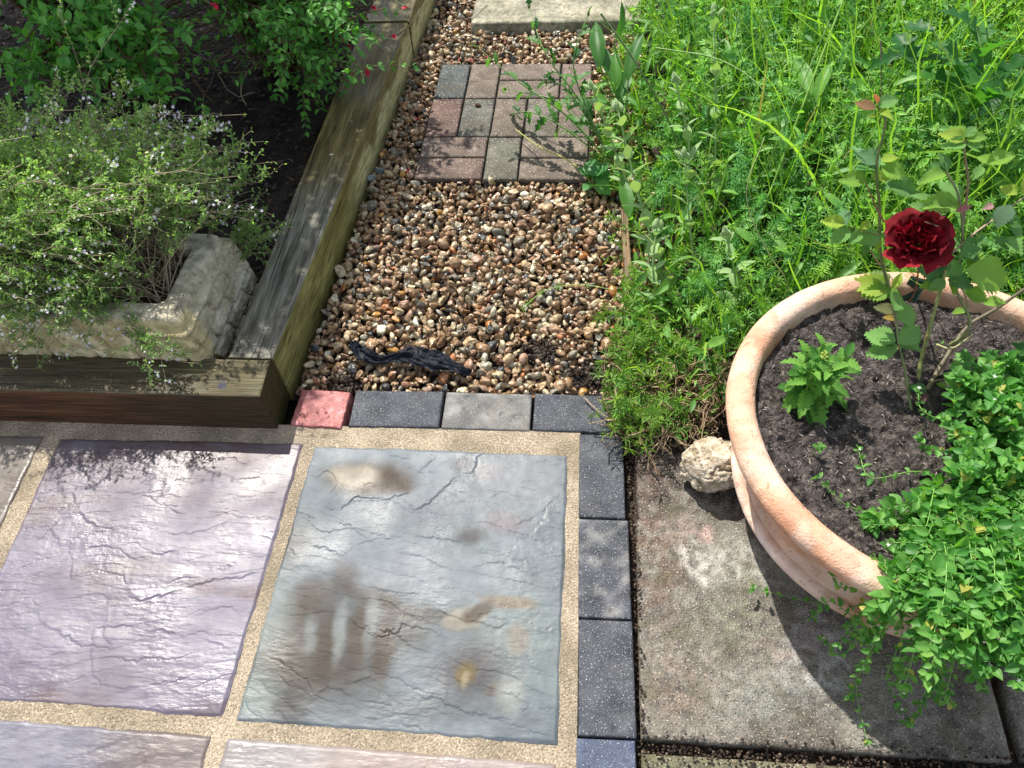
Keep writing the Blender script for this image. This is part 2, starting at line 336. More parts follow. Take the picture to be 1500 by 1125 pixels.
def colA(x, y, st, fine):
    n = fbm(x*4, y*7, 31, 4); b = mixc((0.25, 0.215, 0.28), (0.345, 0.31, 0.40), sstep(-.3, .35, n))
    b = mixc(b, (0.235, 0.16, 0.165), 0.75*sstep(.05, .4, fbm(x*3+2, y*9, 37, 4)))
    refl_band = sstep(-.30, -.04, y+0.09*fbm(x*5, y*5, 3)); b = mixc(b, (0.19, 0.13, 0.13), 0.7*refl_band)  # dark reflection of sleeper and shrubs painted along the far edge
    b = mixc(b, (0.36, 0.34, 0.40), 0.5*sstep(.1, .4, fbm(x*6, y*14, 51, 3)))
    return b*(1+.12*fine[..., None])*(1-.10*st[..., None])  # ledge edges tinted darker, their shade painted into the stone colour
STB = [(540, 700, 62, 24, 0, (0.16, 0.10, 0.055), .75, .5), (520, 697, 34, 17, 0, (0.42, 0.36, 0.27), .75, .4), (585, 712, 22, 11, 0, (0.13, 0.075, 0.035), .8, .6),
       (505, 850, 22, 22, 0, (0.14, 0.09, 0.06), .65, .7), (560, 880, 45, 14, -15, (0.19, 0.13, 0.08), .6, .7), (640, 905, 60, 12, -10, (0.17, 0.13, 0.10), .5, .7),
       (455, 880, 26, 30, 0, (0.24, 0.175, 0.11), .6, .6), (430, 930, 24, 45, 10, (0.23, 0.17, 0.11), .55, .6), (475, 950, 17, 55, 5, (0.24, 0.16, 0.10), .7, .55),
       (525, 935, 18, 50, 3, (0.21, 0.14, 0.085), .7, .55), (562, 950, 17, 50, 0, (0.18, 0.11, 0.07), .75, .6), (450, 985, 75, 27, -3, (0.22, 0.16, 0.10), .65, .6),
       (405, 960, 26, 40, 8, (0.24, 0.18, 0.12), .5, .7), (420, 1030, 30, 26, 0, (0.15, 0.13, 0.115), .6, .8), (600, 925, 30, 20, 0, (0.20, 0.15, 0.12), .4, .8),
       (745, 882, 40, 9, -6, (0.33, 0.26, 0.17), .75, .4), (680, 905, 34, 15, 25, (0.40, 0.37, 0.30), .7, .3), (700, 895, 25, 9, 35, (0.23, 0.16, 0.10), .7, .4),
       (690, 985, 52, 46, 0, (0.17, 0.14, 0.15), .6, .7), (683, 990, 15, 19, 0, (0.36, 0.265, 0.10), .75, .45), (684, 999, 6, 13, 0, (0.46, 0.40, 0.26), .5, .5), (505, 925, 105, 85, 0, (0.17, 0.14, 0.115), .42, .75), (440, 1000, 90, 40, 0, (0.15, 0.13, 0.115), .4, .8), (420, 790, 40, 40, 0, (0.17, 0.17, 0.17), .5, .9), (733, 1010, 22, 9, 20, (0.27, 0.19, 0.12), .5, .6),
       (745, 1020, 16, 26, 0, (0.46, 0.50, 0.47), .6, .6), (760, 935, 15, 22, 0, (0.36, 0.30, 0.24), .5, .5), (688, 785, 20, 12, 0, (0.17, 0.14, 0.15), .6, .7), (675, 680, 16, 9, 0, (0.20, 0.16, 0.18), .5, .7),
       (740, 765, 30, 18, 0, (0.33, 0.26, 0.28), .5, .6), (715, 690, 20, 12, 0, (0.33, 0.26, 0.28), .45, .7), (425, 800, 26, 22, 0, (0.20, 0.19, 0.17), .6, .8), (640, 740, 60, 25, 20, (0.26, 0.27, 0.31), .4, .8),
       (400, 900, 30, 60, 10, (0.50, 0.56, 0.52), .35, .7), (497, 925, 10, 42, 6, (0.40, 0.44, 0.43), .45, .6), (543, 905, 8, 36, 4, (0.38, 0.42, 0.42), .4, .7), (455, 925, 9, 25, 15, (0.38, 0.42, 0.41), .4, .7), (370, 1020, 30, 40, 0, (0.36, 0.43, 0.39), .4, .8),
       (620, 1040, 120, 22, 0, (0.22, 0.25, 0.26), .45, .8), (590, 830, 150, 35, -10, (0.42, 0.45, 0.50), .35, .8), (770, 690, 60, 60, 0, (0.46, 0.48, 0.50), .4, .8)]
def colB(x, y, st, fine):
    b = mixc((0.21, 0.25, 0.285), (0.32, 0.37, 0.405), sstep(-.35, .35, fbm(x*5, y*6, 77, 4)))
    b = mixc(b, (0.33, 0.40, 0.37), 0.5*sstep(0, .4, fbm(x*3, y*3, 82, 3)))
    return blobs(x, y, b, STB, 5, .016, dk=.55)*(1+.10*fine[..., None])*(1-.10*st[..., None])  # stains, then ledge shade tinted in along the edges
def colC(x, y, st, fine):
    b = mixc((0.17, 0.175, 0.24), (0.28, 0.27, 0.33), sstep(-.3, .3, fbm(x*6, y*4, 99, 4)))
    return mixc(b, (0.27, 0.20, 0.16), 0.7*sstep(-.92, -.70, x+.06*fbm(x*9, y*9, 4)))*(1+.1*fine[..., None])
def colD(x, y, st, fine):
    b = mixc((0.38, 0.29, 0.25), (0.46, 0.38, 0.36), sstep(-.3, .3, fbm(x*5, y*7, 120, 4)))
    return mixc(b, (0.36, 0.36, 0.37), 0.6*sstep(-.35, -.5, x))*(1+.1*fine[..., None])
def col0(x, y, st, fine):
    b = mixc((0.20, 0.16, 0.135), (0.28, 0.24, 0.20), sstep(-.3, .3, fbm(x*7, y*4, 140, 4)))
    return mixc(b, (0.26, 0.23, 0.14), 0.5*sstep(.0, .4, fbm(x*11+y*6, y*3, 144, 3)))*(1+.12*fine[..., None])
sl = []
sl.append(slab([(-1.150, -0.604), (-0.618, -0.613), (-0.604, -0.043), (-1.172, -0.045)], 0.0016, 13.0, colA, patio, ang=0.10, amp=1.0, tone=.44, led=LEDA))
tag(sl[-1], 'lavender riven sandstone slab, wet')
sl.append(slab([(-0.592, -0.617), (-0.028, -0.626), (-0.0215, -0.054), (-0.580, -0.049)], 0.0016, 47.0, colB, patio, ang=-0.30, amp=0.95, mat=M_slab2, tone=.42, led=LEDB))
tag(sl[-1], 'blue grey riven sandstone slab with brown stains and an ochre spot')
sl.append(slab([(-1.78, -0.604), (-1.190, -0.604), (-1.212, -0.042), (-1.78, -0.042)], 0.0035, 60.0, col0, patio, ang=1.0, amp=0.8)); tag(sl[-1], 'brown riven sandstone slab')
sl.append(slab([(-1.17, -1.2), (-0.61, -1.2), (-0.628, -0.643), (-1.17, -0.632)], 0.0030, 71.0, colC, patio, ang=0.3)); tag(sl[-1], 'slate blue riven sandstone slab')
sl.append(slab([(-0.592, -1.2), (-0.03, -1.2), (-0.030, -0.655), (-0.600, -0.644)], 0.0030, 83.0, colD, patio, ang=-0.1)); tag(sl[-1], 'pinkish buff riven sandstone slab')
for k, (a, b_, c_, d_, cf) in enumerate([(-1.78, -1.19, -1.2, -0.63, colA), (-1.78, -1.19, -1.8, -1.23, colD), (-1.17, -0.62, -1.8, -1.23, colB), (-0.6, -0.03, -1.8, -1.23, colA), (-2.4, -1.8, -0.6, -0.04, colD), (-2.4, -1.8, -1.2, -.63, colC)]):
    sl.append(slab([(a, c_), (b_, c_), (b_, d_), (a, d_)], 0.012, 150.+k, cf, patio))

# --- rounded small blocks and bricks
def block_mesh(w, l, h, mat, colfn, seed=0, n=14, bev=0.004, rough=0.0007, chip=0.0):
    nu, nv = max(6, int(w*n/.1)), max(6, int(l*n/.1))
    U = np.concatenate([[0, bev*.35, bev], np.linspace(bev, w-bev, nu)[1:-1], [w-bev, w-bev*.35, w]]); Vv = np.concatenate([[0, bev*.35, bev], np.linspace(bev, l-bev, nv)[1:-1], [l-bev, l-bev*.35, l]])
    x, y = np.meshgrid(U, Vv, indexing='ij')
    e = np.minimum(np.minimum(x, w-x), np.minimum(y, l-y)); t = np.clip(1-e/bev, 0, 1)
    z = -bev*(1-np.sqrt(np.clip(1-t**2, 0, 1)))+rough*fbm(x*70, y*70, seed, 3)+0.0008*fbm(x*15, y*15, seed+3, 2)
    if chip: 
        wv = chip*fbm(x*35, y*35, seed+7, 4)*(e < 0.003); x = x+wv; y = y+wv
    V = np.stack([x-w/2, y-l/2, z], -1); a, b = V.shape[:2]; idx = np.arange(a*b).reshape(a, b)
    ring = np.concatenate([idx[:, 0], idx[-1, 1:], idx[-2::-1, -1], idx[0, -2:0:-1]])
    V = V.reshape(-1, 3); low = V[ring].copy(); low[:, 2] = -h; n0 = len(V); k = np.arange(len(ring)); k2 = (k+1) % len(ring)
    C = colfn(x-w/2, y-l/2).reshape(-1, 3)
    return mesh('block', np.concatenate([V, low]), [grid_faces(a, b), np.stack([ring[k], n0+k, n0+k2, ring[k2]], 1)], mat, np.concatenate([C, C[ring]]))
def ccol(c0, c1, seed, frost=0.0):
    def f(x, y):
        b = mixc(c0, c1, sstep(-.35, .35, fbm(x*16, y*16, seed, 4)))
        if frost: b = mixc(b, (0.24, 0.235, 0.225), frost*sstep(-.05, .35, fbm(x*20, y*24, seed+4, 5)))
        return b
    return f
def put_block(name, cx, cy, w, l, ang, mat, cf, seed, parent, z=0.0, h=0.05, **kw):
    o = link(name, block_mesh(w, l, h, mat, cf, seed, **kw), parent); o.location = (cx, cy, z); o.rotation_euler = (random.uniform(-.006, .006), random.uniform(-.006, .006), ang); return o
DK, DK2 = (0.022, 0.026, 0.035), (0.05, 0.055, 0.068)
ys = [0.0, -0.203, -0.4075, -0.611, -0.816, -1.02, -1.224, -1.43, -1.63]
for k in range(8):
    y0, y1 = ys[k], ys[k+1]; fr = [0.1, .75, .12, .1, .1, .2, .1, .1][k]
    c0, c1 = (DK, DK2) if k != 3 else ((0.05, 0.065, 0.11), (0.08, 0.10, 0.155))
    ww = 0.0985 if k else .094
    put_block('edging_block', 0.002+ww/2+[.0, .001, .003, .002][min(k, 3)], (y0+y1)/2, ww, y0-y1-.0035, [0.0, .004, .008, .012][min(k, 3)], M_block, ccol(c0, c1, 3*k+1, fr), k, patio, z=0.001)
for k, (xa, xb, fr) in enumerate([(-0.515, -0.3075, .1), (-0.3045, -0.105, .95), (-0.102, 0.098, .08)]):
    c0, c1 = (DK, DK2) if k != 1 else ((0.09, 0.09, 0.085), (0.17, 0.16, 0.14))
    put_block('edging_block', (xa+xb)/2, 0.0545-.0005*k, xb-xa-.003, 0.1, [.02, .005, -.008][k]-.01, M_block, ccol(c0, c1, 31+k, fr), 30+k, patio, z=[.002, .001, .002][k])
rb = put_block('red_brick', -0.585, 0.05, 0.118, 0.100, -0.045, M_red, ccol((0.27, 0.075, 0.07), (0.42, 0.15, 0.14), 51), 50, patio, z=0.003, chip=.004, bev=.003)
tag(rb, 'pinkish red clay brick end')

# --- old flagstones to the right of the edging
path = sheet('side_path', 0.100, 1.9, -2.2, 0.30, -0.036, 90, 120, M_soil, soilcol, lambda x, y: 0.008*fbm(x*20, y*20, 4)); tag(path, kind='structure')
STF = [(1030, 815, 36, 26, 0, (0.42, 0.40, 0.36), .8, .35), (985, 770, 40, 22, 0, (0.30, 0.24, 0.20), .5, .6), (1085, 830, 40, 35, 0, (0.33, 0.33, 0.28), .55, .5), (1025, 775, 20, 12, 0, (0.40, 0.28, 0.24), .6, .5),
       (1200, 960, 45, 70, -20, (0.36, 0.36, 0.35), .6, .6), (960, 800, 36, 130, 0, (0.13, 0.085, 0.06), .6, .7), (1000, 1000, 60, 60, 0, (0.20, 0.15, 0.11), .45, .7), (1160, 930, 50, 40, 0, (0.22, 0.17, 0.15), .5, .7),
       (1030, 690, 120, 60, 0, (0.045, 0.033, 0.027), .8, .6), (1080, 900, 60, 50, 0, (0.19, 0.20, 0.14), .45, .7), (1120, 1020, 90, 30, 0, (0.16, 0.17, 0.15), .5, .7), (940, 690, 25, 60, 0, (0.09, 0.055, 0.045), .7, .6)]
def colF(x, y, st=None, fine=None):
    b = mixc((0.105, 0.092, 0.075), (0.205, 0.19, 0.16), sstep(-.3, .3, fbm(x*9, y*9, 200, 5)))
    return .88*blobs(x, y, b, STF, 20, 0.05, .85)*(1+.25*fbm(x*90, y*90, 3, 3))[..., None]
def colT(x, y, st=None, fine=None):
    return mixc((0.10, 0.10, 0.055), (0.19, 0.17, 0.11), sstep(-.3, .3, fbm(x*4, y*20, 205, 4)))
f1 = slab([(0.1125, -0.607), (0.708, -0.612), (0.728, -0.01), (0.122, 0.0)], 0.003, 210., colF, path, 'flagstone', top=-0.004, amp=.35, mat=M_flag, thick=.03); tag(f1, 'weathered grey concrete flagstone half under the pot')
f2 = slab([(0.730, -0.607), (1.33, -0.612), (1.33, -0.01), (0.748, 0.0)], 0.008, 215., colF, path, 'flagstone', top=-0.007, amp=.35, mat=M_flag, thick=.03)
f3 = slab([(0.110, -1.20), (0.74, -1.20), (0.74, -0.634), (0.112, -0.630)], 0.006, 220., colT, path, 'flagstone', top=-0.006, amp=.35, mat=M_flag, thick=.03); tag(f3, 'greenish concrete flagstone')
f4 = slab([(0.76, -1.20), (1.36, -1.20), (1.36, -0.634), (0.76, -0.634)], 0.012, 225., colF, path, 'flagstone', top=-0.006, amp=.35, mat=M_flag, thick=.03)

# --- gravel bed base, brick patch, stepping stone
gravel_bed = sheet('gravel_bed', -0.70, 0.30, 0.10, 3.4, -0.04, 60, 160, M_soil, soilcol, lambda x, y: 0.006*fbm(x*20, y*20, 9)); tag(gravel_bed, kind='structure')
BX, BY, BA = -0.4902, 0.8734, -0.0151
BRK = [((.0, .0), (.2, .1), 0), ((.0, .103), (.2, .203), 1), ((.203, .0), (.303, .2), 2), ((.306, .0), (.506, .1), 3), ((.306, .103), (.506, .203), 4),
       ((.0, .207), (.1, .407), 5), ((.103, .206), (.203, .407), 6), ((.205, .206), (.305, .407), 3), ((.309, .206), (.408, .407), 7), ((.411, .206), (.51, .407), 3),
       ((.0, .412), (.1, .612), 8), ((.103, .411), (.203, .612), 3), ((.206, .411), (.406, .511), 4), ((.206, .514), (.406, .614), 4), ((.41, .411), (.51, .612), 9)]
BC = [tuple(tuple(np.array(q)*.78) for q in c) for c in [((0.12, 0.08, 0.065), (0.19, 0.135, 0.11)), ((0.14, 0.10, 0.08), (0.20, 0.15, 0.125)), ((0.11, 0.11, 0.085), (0.17, 0.165, 0.13)), ((0.15, 0.115, 0.09), (0.21, 0.17, 0.135)), ((0.16, 0.125, 0.10), (0.22, 0.175, 0.145)),
      ((0.12, 0.07, 0.06), (0.19, 0.12, 0.10)), ((0.10, 0.10, 0.085), (0.16, 0.155, 0.13)), ((0.13, 0.115, 0.09), (0.2, 0.18, 0.15)), ((0.06, 0.075, 0.075), (0.11, 0.125, 0.12)), ((0.17, 0.115, 0.095), (0.23, 0.165, 0.14))]]
bp = link('brick_path', mesh('brick_path', [(BX-.003, BY-.003, -.012), (BX+.513, BY-.011, -.012), (BX+.523, BY+.605, -.012), (BX+.006, BY+.612, -.012)], np.array([[0, 1, 2, 3]]), M_soil, (0.03, 0.028, 0.02)))
tag(bp, kind='structure')
for k, ((u0, v0), (u1, v1), ci) in enumerate(BRK):
    cu, cv = (u0+u1)/2, (v0+v1)/2
    put_block('brick', BX+cu*math.cos(BA)-cv*math.sin(BA), BY+cu*math.sin(BA)+cv*math.cos(BA), u1-u0-.002, v1-v0-.002, BA+random.uniform(-.008, .008), M_brick, ccol(*BC[ci], 60+k), 60+k, bp, z=0.0, rough=.0012, bev=.005, h=.06)
V0 = slab([(-0.402, 1.712), (0.20, 1.708), (0.22, 2.31), (-0.385, 2.315)], 0.012, 250., lambda x, y, st, fine: mixc((0.19, 0.18, 0.12), (0.36, 0.33, 0.24), sstep(-.3, .3, fbm(x*8, y*12, 251, 5))), None, 'stepping_stone', top=0.022, amp=.4, mat=M_flag, thick=.05)
tag(V0, 'pale square stepping stone at the far end of the gravel, beyond the brick patch', 'paving slab')

# --- pebbles, dropped one after another on a growing height map
def ico(sub_):
    import bmesh
    bm = bmesh.new(); bmesh.ops.create_icosphere(bm, subdivisions=sub_, radius=1); bm.verts.ensure_lookup_table()
    V = np.array([v.co[:] for v in bm.verts]); F = np.array([[v.index for v in f.verts] for f in bm.faces]); bm.free(); return V, F
IV, IF = ico(2)
PB = []
for k in range(20):
    v = IV.copy(); r2 = np.random.default_rng(100+k)
    for _ in range(r2.integers(4, 10) if k % 3 else 3):
        n = r2.normal(size=3); n /= np.linalg.norm(n); o = r2.uniform(.25, .72); d = v @ n; v = v-np.maximum(0, d-o)[:, None]*n
    v *= np.array([1, r2.uniform(.55, .9), r2.uniform(.38, .66)]); v += 0.05*r2.normal(size=v.shape)*(0.6 if k % 3 else .2)
    PB.append(v)
def gx0(y): return -0.668+0.057*(y-.1)
HM = np.full((260, 730), -0.034); hx0, hy0, hc = -0.70, 0.09, 0.004
PCOL = np.array([(.28, .17, .10), (.33, .21, .14), (.40, .29, .19), (.50, .41, .30), (.23, .14, .085), (.17, .16, .15), (.09, .09, .095), (.05, .055, .065), (.34, .13, .045), (.46, .24, .07), (.60, .56, .48), (.15, .18, .22), (.36, .22, .17), (.25, .22, .18), (.70, .68, .63), (.22, .11, .07)])
PW = np.array([17, 17, 15, 10, 12, 6, 3, 2, 2, 1.2, 3, 1, 6, 9, .8, 3.5]); PW /= PW.sum()
acc = [[], []]
def inpatch(x, y, m):
    u = (x-BX)*math.cos(BA)+(y-BY)*math.sin(BA); v = -(x-BX)*math.sin(BA)+(y-BY)*math.cos(BA)
    return (-m < u < .51+m and -m < v < .612+m) or (-.40-m < x < .21+m and 1.71-m < y < 2.32+m)
def bare(x, y):  # thin patches where the soil shows
    for cx, cy, rx, ry in ((0.045, 0.165, .085, .045), (-0.10, 0.235, .05, .025), (-0.55, 0.13, .045, .022)):
        if ((x-cx)/rx)**2+((y-cy)/ry)**2 < 1: return True
    return False
made = 0; tries = 0
pr = random.Random(77)
while made < 9000 and tries < 120000:
    tries += 1
    best = None
    far = pr.random() < .22
    for _ in range(7):
        y = pr.uniform(1.75, 2.9) if far else pr.uniform(.112, 1.75); x = pr.uniform(gx0(y)+.004, .20)
        s = min(.021, max(.006, pr.lognormvariate(math.log(.0106), .32)))
        if inpatch(x, y, s*.55) or y < .104+s*.8 or (bare(x, y) and pr.random() < .93): continue
        i, j = int((x-hx0)/hc), int((y-hy0)/hc); h = HM[i, j]
        if h > 0.004: continue
        if best is None or h < best[0]: best = (h, x, y, s, i, j)
    if best is None: continue
    h, x, y, s, i, j = best
    q = pr.randrange(20); n = max(1, int(s/hc)); z = h+s*.42
    z = max(z, -.034+s*.4)
    a0, b0 = max(0, i-n), max(0, j-n); a1, b1 = i+n+1, j+n+1
    HM[a0:a1, b0:b1] = np.maximum(HM[a0:a1, b0:b1], z+s*.38)
    ci = int(np.searchsorted(np.cumsum(PW), pr.random())); c = PCOL[min(ci, 15)]*np.array([.90, .89, .75])*pr.uniform(.75, 1.22)
    s *= 1.03; R = (Matrix.Rotation(pr.uniform(0, 6.28), 3, 'Z') @ Matrix.Rotation(pr.gauss(0, .65), 3, 'X') @ Matrix.Rotation(pr.gauss(0, .65), 3, 'Y'))
    acc[0 if q % 3 else 1].append((PB[q] @ (np.array(R).T)*s+[x, y, z], IF, c)); made += 1
allp = acc[0]+acc[1]; V, F, C = merge(allp)
sm = np.concatenate([np.zeros(len(acc[0])*80, bool), np.ones(len(acc[1])*80, bool)])
sm[:len(acc[0])*80] = np.repeat(np.random.default_rng(5).random(len(acc[0])) < .3, 80)
gv = link('gravel', mesh('gravel', V, F, M_peb, C, sm)); tag(gv, kind='stuff')
HMg = HM

# ================================================================ TIMBER SLEEPERS
def sleeper(A0, A1, B0, B1, ztop, zbot, mat, colf, name, n=170, seed=0, rad=0.006, step=0.0):
    """A0/A1: left/right top corners at the near end, B0/B1 at the far end"""
    A0, A1, B0, B1 = [np.array(p, float) for p in (A0, A1, B0, B1)]
    m = 9
    prof = []
    def arc(cx, cy, a0): return [(cx+rad*math.cos(a0-k*math.pi/2/4), cy+rad*math.sin(a0-k*math.pi/2/4)) for k in range(5)]
    H = ztop-zbot; W = np.linalg.norm(A1-A0)
    prof = [(0, y) for y in np.linspace(0, H-rad, 9)[:-1]]+arc(rad, H-rad, math.pi)+[(x, H) for x in np.linspace(rad, W-rad, 16)[1:-1]]+arc(W-rad, H-rad, math.pi/2)+[(W, y) for y in np.linspace(H-rad, 0, 9)[1:]]
    prof = np.array(prof); K = len(prof)
    t = np.linspace(0, 1, n); Lg = np.linalg.norm((B0+B1-A0-A1)/2)
    fx, fz = prof[:, 0]/W, prof[:, 1]
    L = A0[None]*(1-t)[:, None]+B0[None]*t[:, None]; Rr = A1[None]*(1-t)[:, None]+B1[None]*t[:, None]
    xy = L[:, None]*(1-fx)[None, :, None]+Rr[:, None]*fx[None, :, None]
    z = np.tile(zbot+fz, (n, 1)); V = np.concatenate([xy, z[..., None]], -1)
    # normals of profile
    dp = np.gradient(prof, axis=0); nn = np.stack([-dp[:, 1], dp[:, 0]], 1); nn /= np.linalg.norm(nn, axis=1)[:, None]+1e-9
    side = (Rr-L); side /= np.linalg.norm(side, axis=1)[:, None]
    al = t*Lg; ar = np.cumsum(np.r_[0, np.linalg.norm(np.diff(prof, axis=0), axis=1)])
    gr = fbm(al[:, None]*7, ar[None]*190, seed, 4)*.0011+fbm(al[:, None]*3, ar[None]*12, seed+5, 3)*.0016
    cr_ = -0.0035*sstep(.42, .55, fbm(al[:, None]*2.2, ar[None]*75, seed+9, 2))
    d = gr+cr_
    V[..., 0] += d*(nn[:, 0])[None]*side[:, None, 0]; V[..., 1] += d*(nn[:, 0])[None]*side[:, None, 1]; V[..., 2] += d*nn[:, 1][None]
    face = np.where(prof[:, 1] >= H-rad*.5, 0, np.where(prof[:, 0] < W/2, 1, 2))  # 0 top 1 left side 2 right side
    C = colf(al[:, None]+0*ar[None], ar[None]+0*al[:, None], np.tile(face, (n, 1)), np.tile(fz/H, (n, 1)), np.tile(fx, (n, 1)))
    F = [grid_faces(n, K)]
    V = V.reshape(-1, 3); C = C.reshape(-1, 3)
    # ends: cap grid, inner rings shrinking to the middle
    for e, base in ((0, 0), (1, (n-1)*K)):
        prev = np.arange(base, base+K); pts = V[prev]; cen = pts.mean(0)
        for s in (.93, .6, .25):
            q = cen+(pts-cen)*s; idn = np.arange(len(V), len(V)+K)
            V = np.concatenate([V, q]); C = np.concatenate([C, np.tile(colf(np.array([[0.]]), np.array([[s]]), np.array([[3 if e == 0 else 4]]), np.array([[.5]]), np.array([[.5]])).reshape(3), (K, 1))*(1+.15*perlin(q[:, 0]*60, q[:, 1]*60, q[:, 2]*60))[:, None]])
            k = np.arange(K); k2 = (k+1) % K
            f = np.stack([prev[k], prev[k2], idn[k2], idn[k]], 1); F.append(f if e else f[:, ::-1]); prev = idn
        ci = len(V); V = np.concatenate([V, cen[None]]); C = np.concatenate([C, C[prev[:1]]])
        F.append(np.stack([prev, np.roll(prev, -1), np.full(K, ci)], 1))
    return link(name, mesh(name, V, F, mat, C))
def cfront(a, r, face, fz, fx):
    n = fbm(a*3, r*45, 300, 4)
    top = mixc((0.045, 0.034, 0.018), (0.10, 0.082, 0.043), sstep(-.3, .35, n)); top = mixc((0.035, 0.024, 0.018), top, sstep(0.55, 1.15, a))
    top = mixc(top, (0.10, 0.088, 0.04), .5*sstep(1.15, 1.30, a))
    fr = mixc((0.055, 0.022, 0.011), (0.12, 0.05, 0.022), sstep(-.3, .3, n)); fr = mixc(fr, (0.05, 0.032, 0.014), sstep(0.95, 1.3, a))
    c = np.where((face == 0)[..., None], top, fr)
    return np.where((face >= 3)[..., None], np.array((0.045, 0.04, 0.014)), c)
# the front sleeper runs along the patio; its "near end" is the far-left one so that the right end carries the end grain
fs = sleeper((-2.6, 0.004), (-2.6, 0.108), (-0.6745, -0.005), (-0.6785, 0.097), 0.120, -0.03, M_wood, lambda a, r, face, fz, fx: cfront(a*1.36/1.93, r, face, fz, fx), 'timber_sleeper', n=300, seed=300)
tag(fs, 'dark reddish brown timber sleeper lying along the patio edge, below the stone trough', 'timber sleeper', 'sleepers edging the raised bed')
def disc(name, c, r, h, mat, col, parent, n=28, dome=0.0006):
    th = np.arange(n)*2*np.pi/n; V = []; 
    for rr, zz in ((r, -h), (r, 0), (r*.96, .0006), (r*.55, .0006+dome*.3), (r*.5, .0006+dome)):
        V += [(rr*math.cos(t), rr*math.sin(t), zz) for t in th]
    V.append((0, 0, .0006+dome)); F = []
    for k in range(4): F.append(np.array([[k*n+i, k*n+(i+1) % n, (k+1)*n+(i+1) % n, (k+1)*n+i] for i in range(n)]))
    F.append(np.array([[4*n+i, 4*n+(i+1) % n, 5*n] for i in range(n)]))
    o = link(name, mesh(name, V, F, mat, col, False), parent); o.location = c; return o
q = P(325, 565, .121); disc('bolt_plug', (q[0], q[1], .1195), .019, .01, M_twig, (0.035, 0.036, 0.055), fs)
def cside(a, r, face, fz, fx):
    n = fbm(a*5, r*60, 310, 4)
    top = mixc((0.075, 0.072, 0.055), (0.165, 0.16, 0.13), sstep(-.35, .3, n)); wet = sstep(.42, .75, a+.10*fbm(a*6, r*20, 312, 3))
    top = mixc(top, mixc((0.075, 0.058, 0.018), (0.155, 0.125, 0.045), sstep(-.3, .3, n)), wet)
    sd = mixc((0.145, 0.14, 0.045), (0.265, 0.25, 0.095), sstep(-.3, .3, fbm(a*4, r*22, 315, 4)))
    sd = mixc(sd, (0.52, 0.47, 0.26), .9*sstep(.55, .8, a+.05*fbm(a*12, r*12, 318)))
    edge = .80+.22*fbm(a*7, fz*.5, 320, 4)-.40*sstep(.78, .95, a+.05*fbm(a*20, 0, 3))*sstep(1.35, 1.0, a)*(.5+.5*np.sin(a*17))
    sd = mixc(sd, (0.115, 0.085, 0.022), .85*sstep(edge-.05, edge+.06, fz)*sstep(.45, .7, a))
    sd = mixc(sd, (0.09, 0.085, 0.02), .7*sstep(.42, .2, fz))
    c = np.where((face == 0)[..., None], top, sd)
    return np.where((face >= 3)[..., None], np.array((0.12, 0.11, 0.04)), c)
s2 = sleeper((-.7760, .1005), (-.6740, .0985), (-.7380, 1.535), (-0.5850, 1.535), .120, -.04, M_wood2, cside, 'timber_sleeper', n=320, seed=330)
tag(s2, 'long grey and olive timber sleeper running up between mulch and gravel', 'timber sleeper', 'sleepers edging the raised bed')
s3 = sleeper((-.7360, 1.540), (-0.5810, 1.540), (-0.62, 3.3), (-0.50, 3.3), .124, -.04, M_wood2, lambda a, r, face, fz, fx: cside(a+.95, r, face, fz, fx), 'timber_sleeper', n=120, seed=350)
tag(s3, 'far timber sleeper with a pale yellow side, under the red-flowered branches', 'timber sleeper', 'sleepers edging the raised bed')

# raised bed soil
bed = sheet('flower_bed', -3.2, -0.69, 0.095, 3.6, 0.035, 160, 200, M_soil, lambda x, y: mixc((0.016, 0.012, 0.010), (0.04, 0.028, 0.022), sstep(-.3, .4, fbm(x*9, y*9, 2))), lambda x, y: .022*fbm(x*7, y*7, 3, 4)+.01*fbm(x*40, y*40, 5, 3)); tag(bed, kind='structure')
N = 7000
cx = rng.uniform(-2.6, -.70, N); cy = rng.uniform(.12, 2.6, N); cx = np.where(cx > -.79+.035*(cy-.1), -.81, cx)
chip = np.array([(-.5, -.5, 0), (.45, -.5, .05), (.5, .4, 0), (0, .6, .1), (-.45, .45, .05)], float); chip = np.r_[chip, chip-[0, 0, .18]]
chF = np.array([[0, 1, 2, 2], [0, 2, 3, 4], [0, 5, 6, 1], [1, 6, 7, 2], [2, 7, 8, 3], [3, 8, 9, 4], [4, 9, 5, 0]])
L = rng.uniform(.008, .032, N); Wd = L*rng.uniform(.15, .6, N)
an = rng.uniform(0, 6.28, N); d = np.stack([np.cos(an), np.sin(an), rng.normal(0, .25, N)], 1); up = np.stack([rng.normal(0, .4, N), rng.normal(0, .4, N), np.ones(N)], 1)
M = frames(d, up)*np.stack([Wd, L, L*.25], 1)[:, None, :]
zz = .035+.022*fbm(cx*7, cy*7, 3, 4)+.01*fbm(cx*40, cy*40, 5, 3)+rng.uniform(.002, .016, N)
cc = np.array([(.02, .013, .011), (.035, .022, .016), (.013, .010, .009), (.06, .035, .024), (.16, .11, .07)])[rng.choice(5, N, p=[.32, .3, .27, .09, .02])]*rng.uniform(.7, 1.3, (N, 1))
V, F, C = inst(chip, chF[1:], M, np.stack([cx, cy, zz], 1), cc)
tag(link('bark_mulch', mesh('bark_mulch', V, F, M_bark, C, False)), kind='stuff')

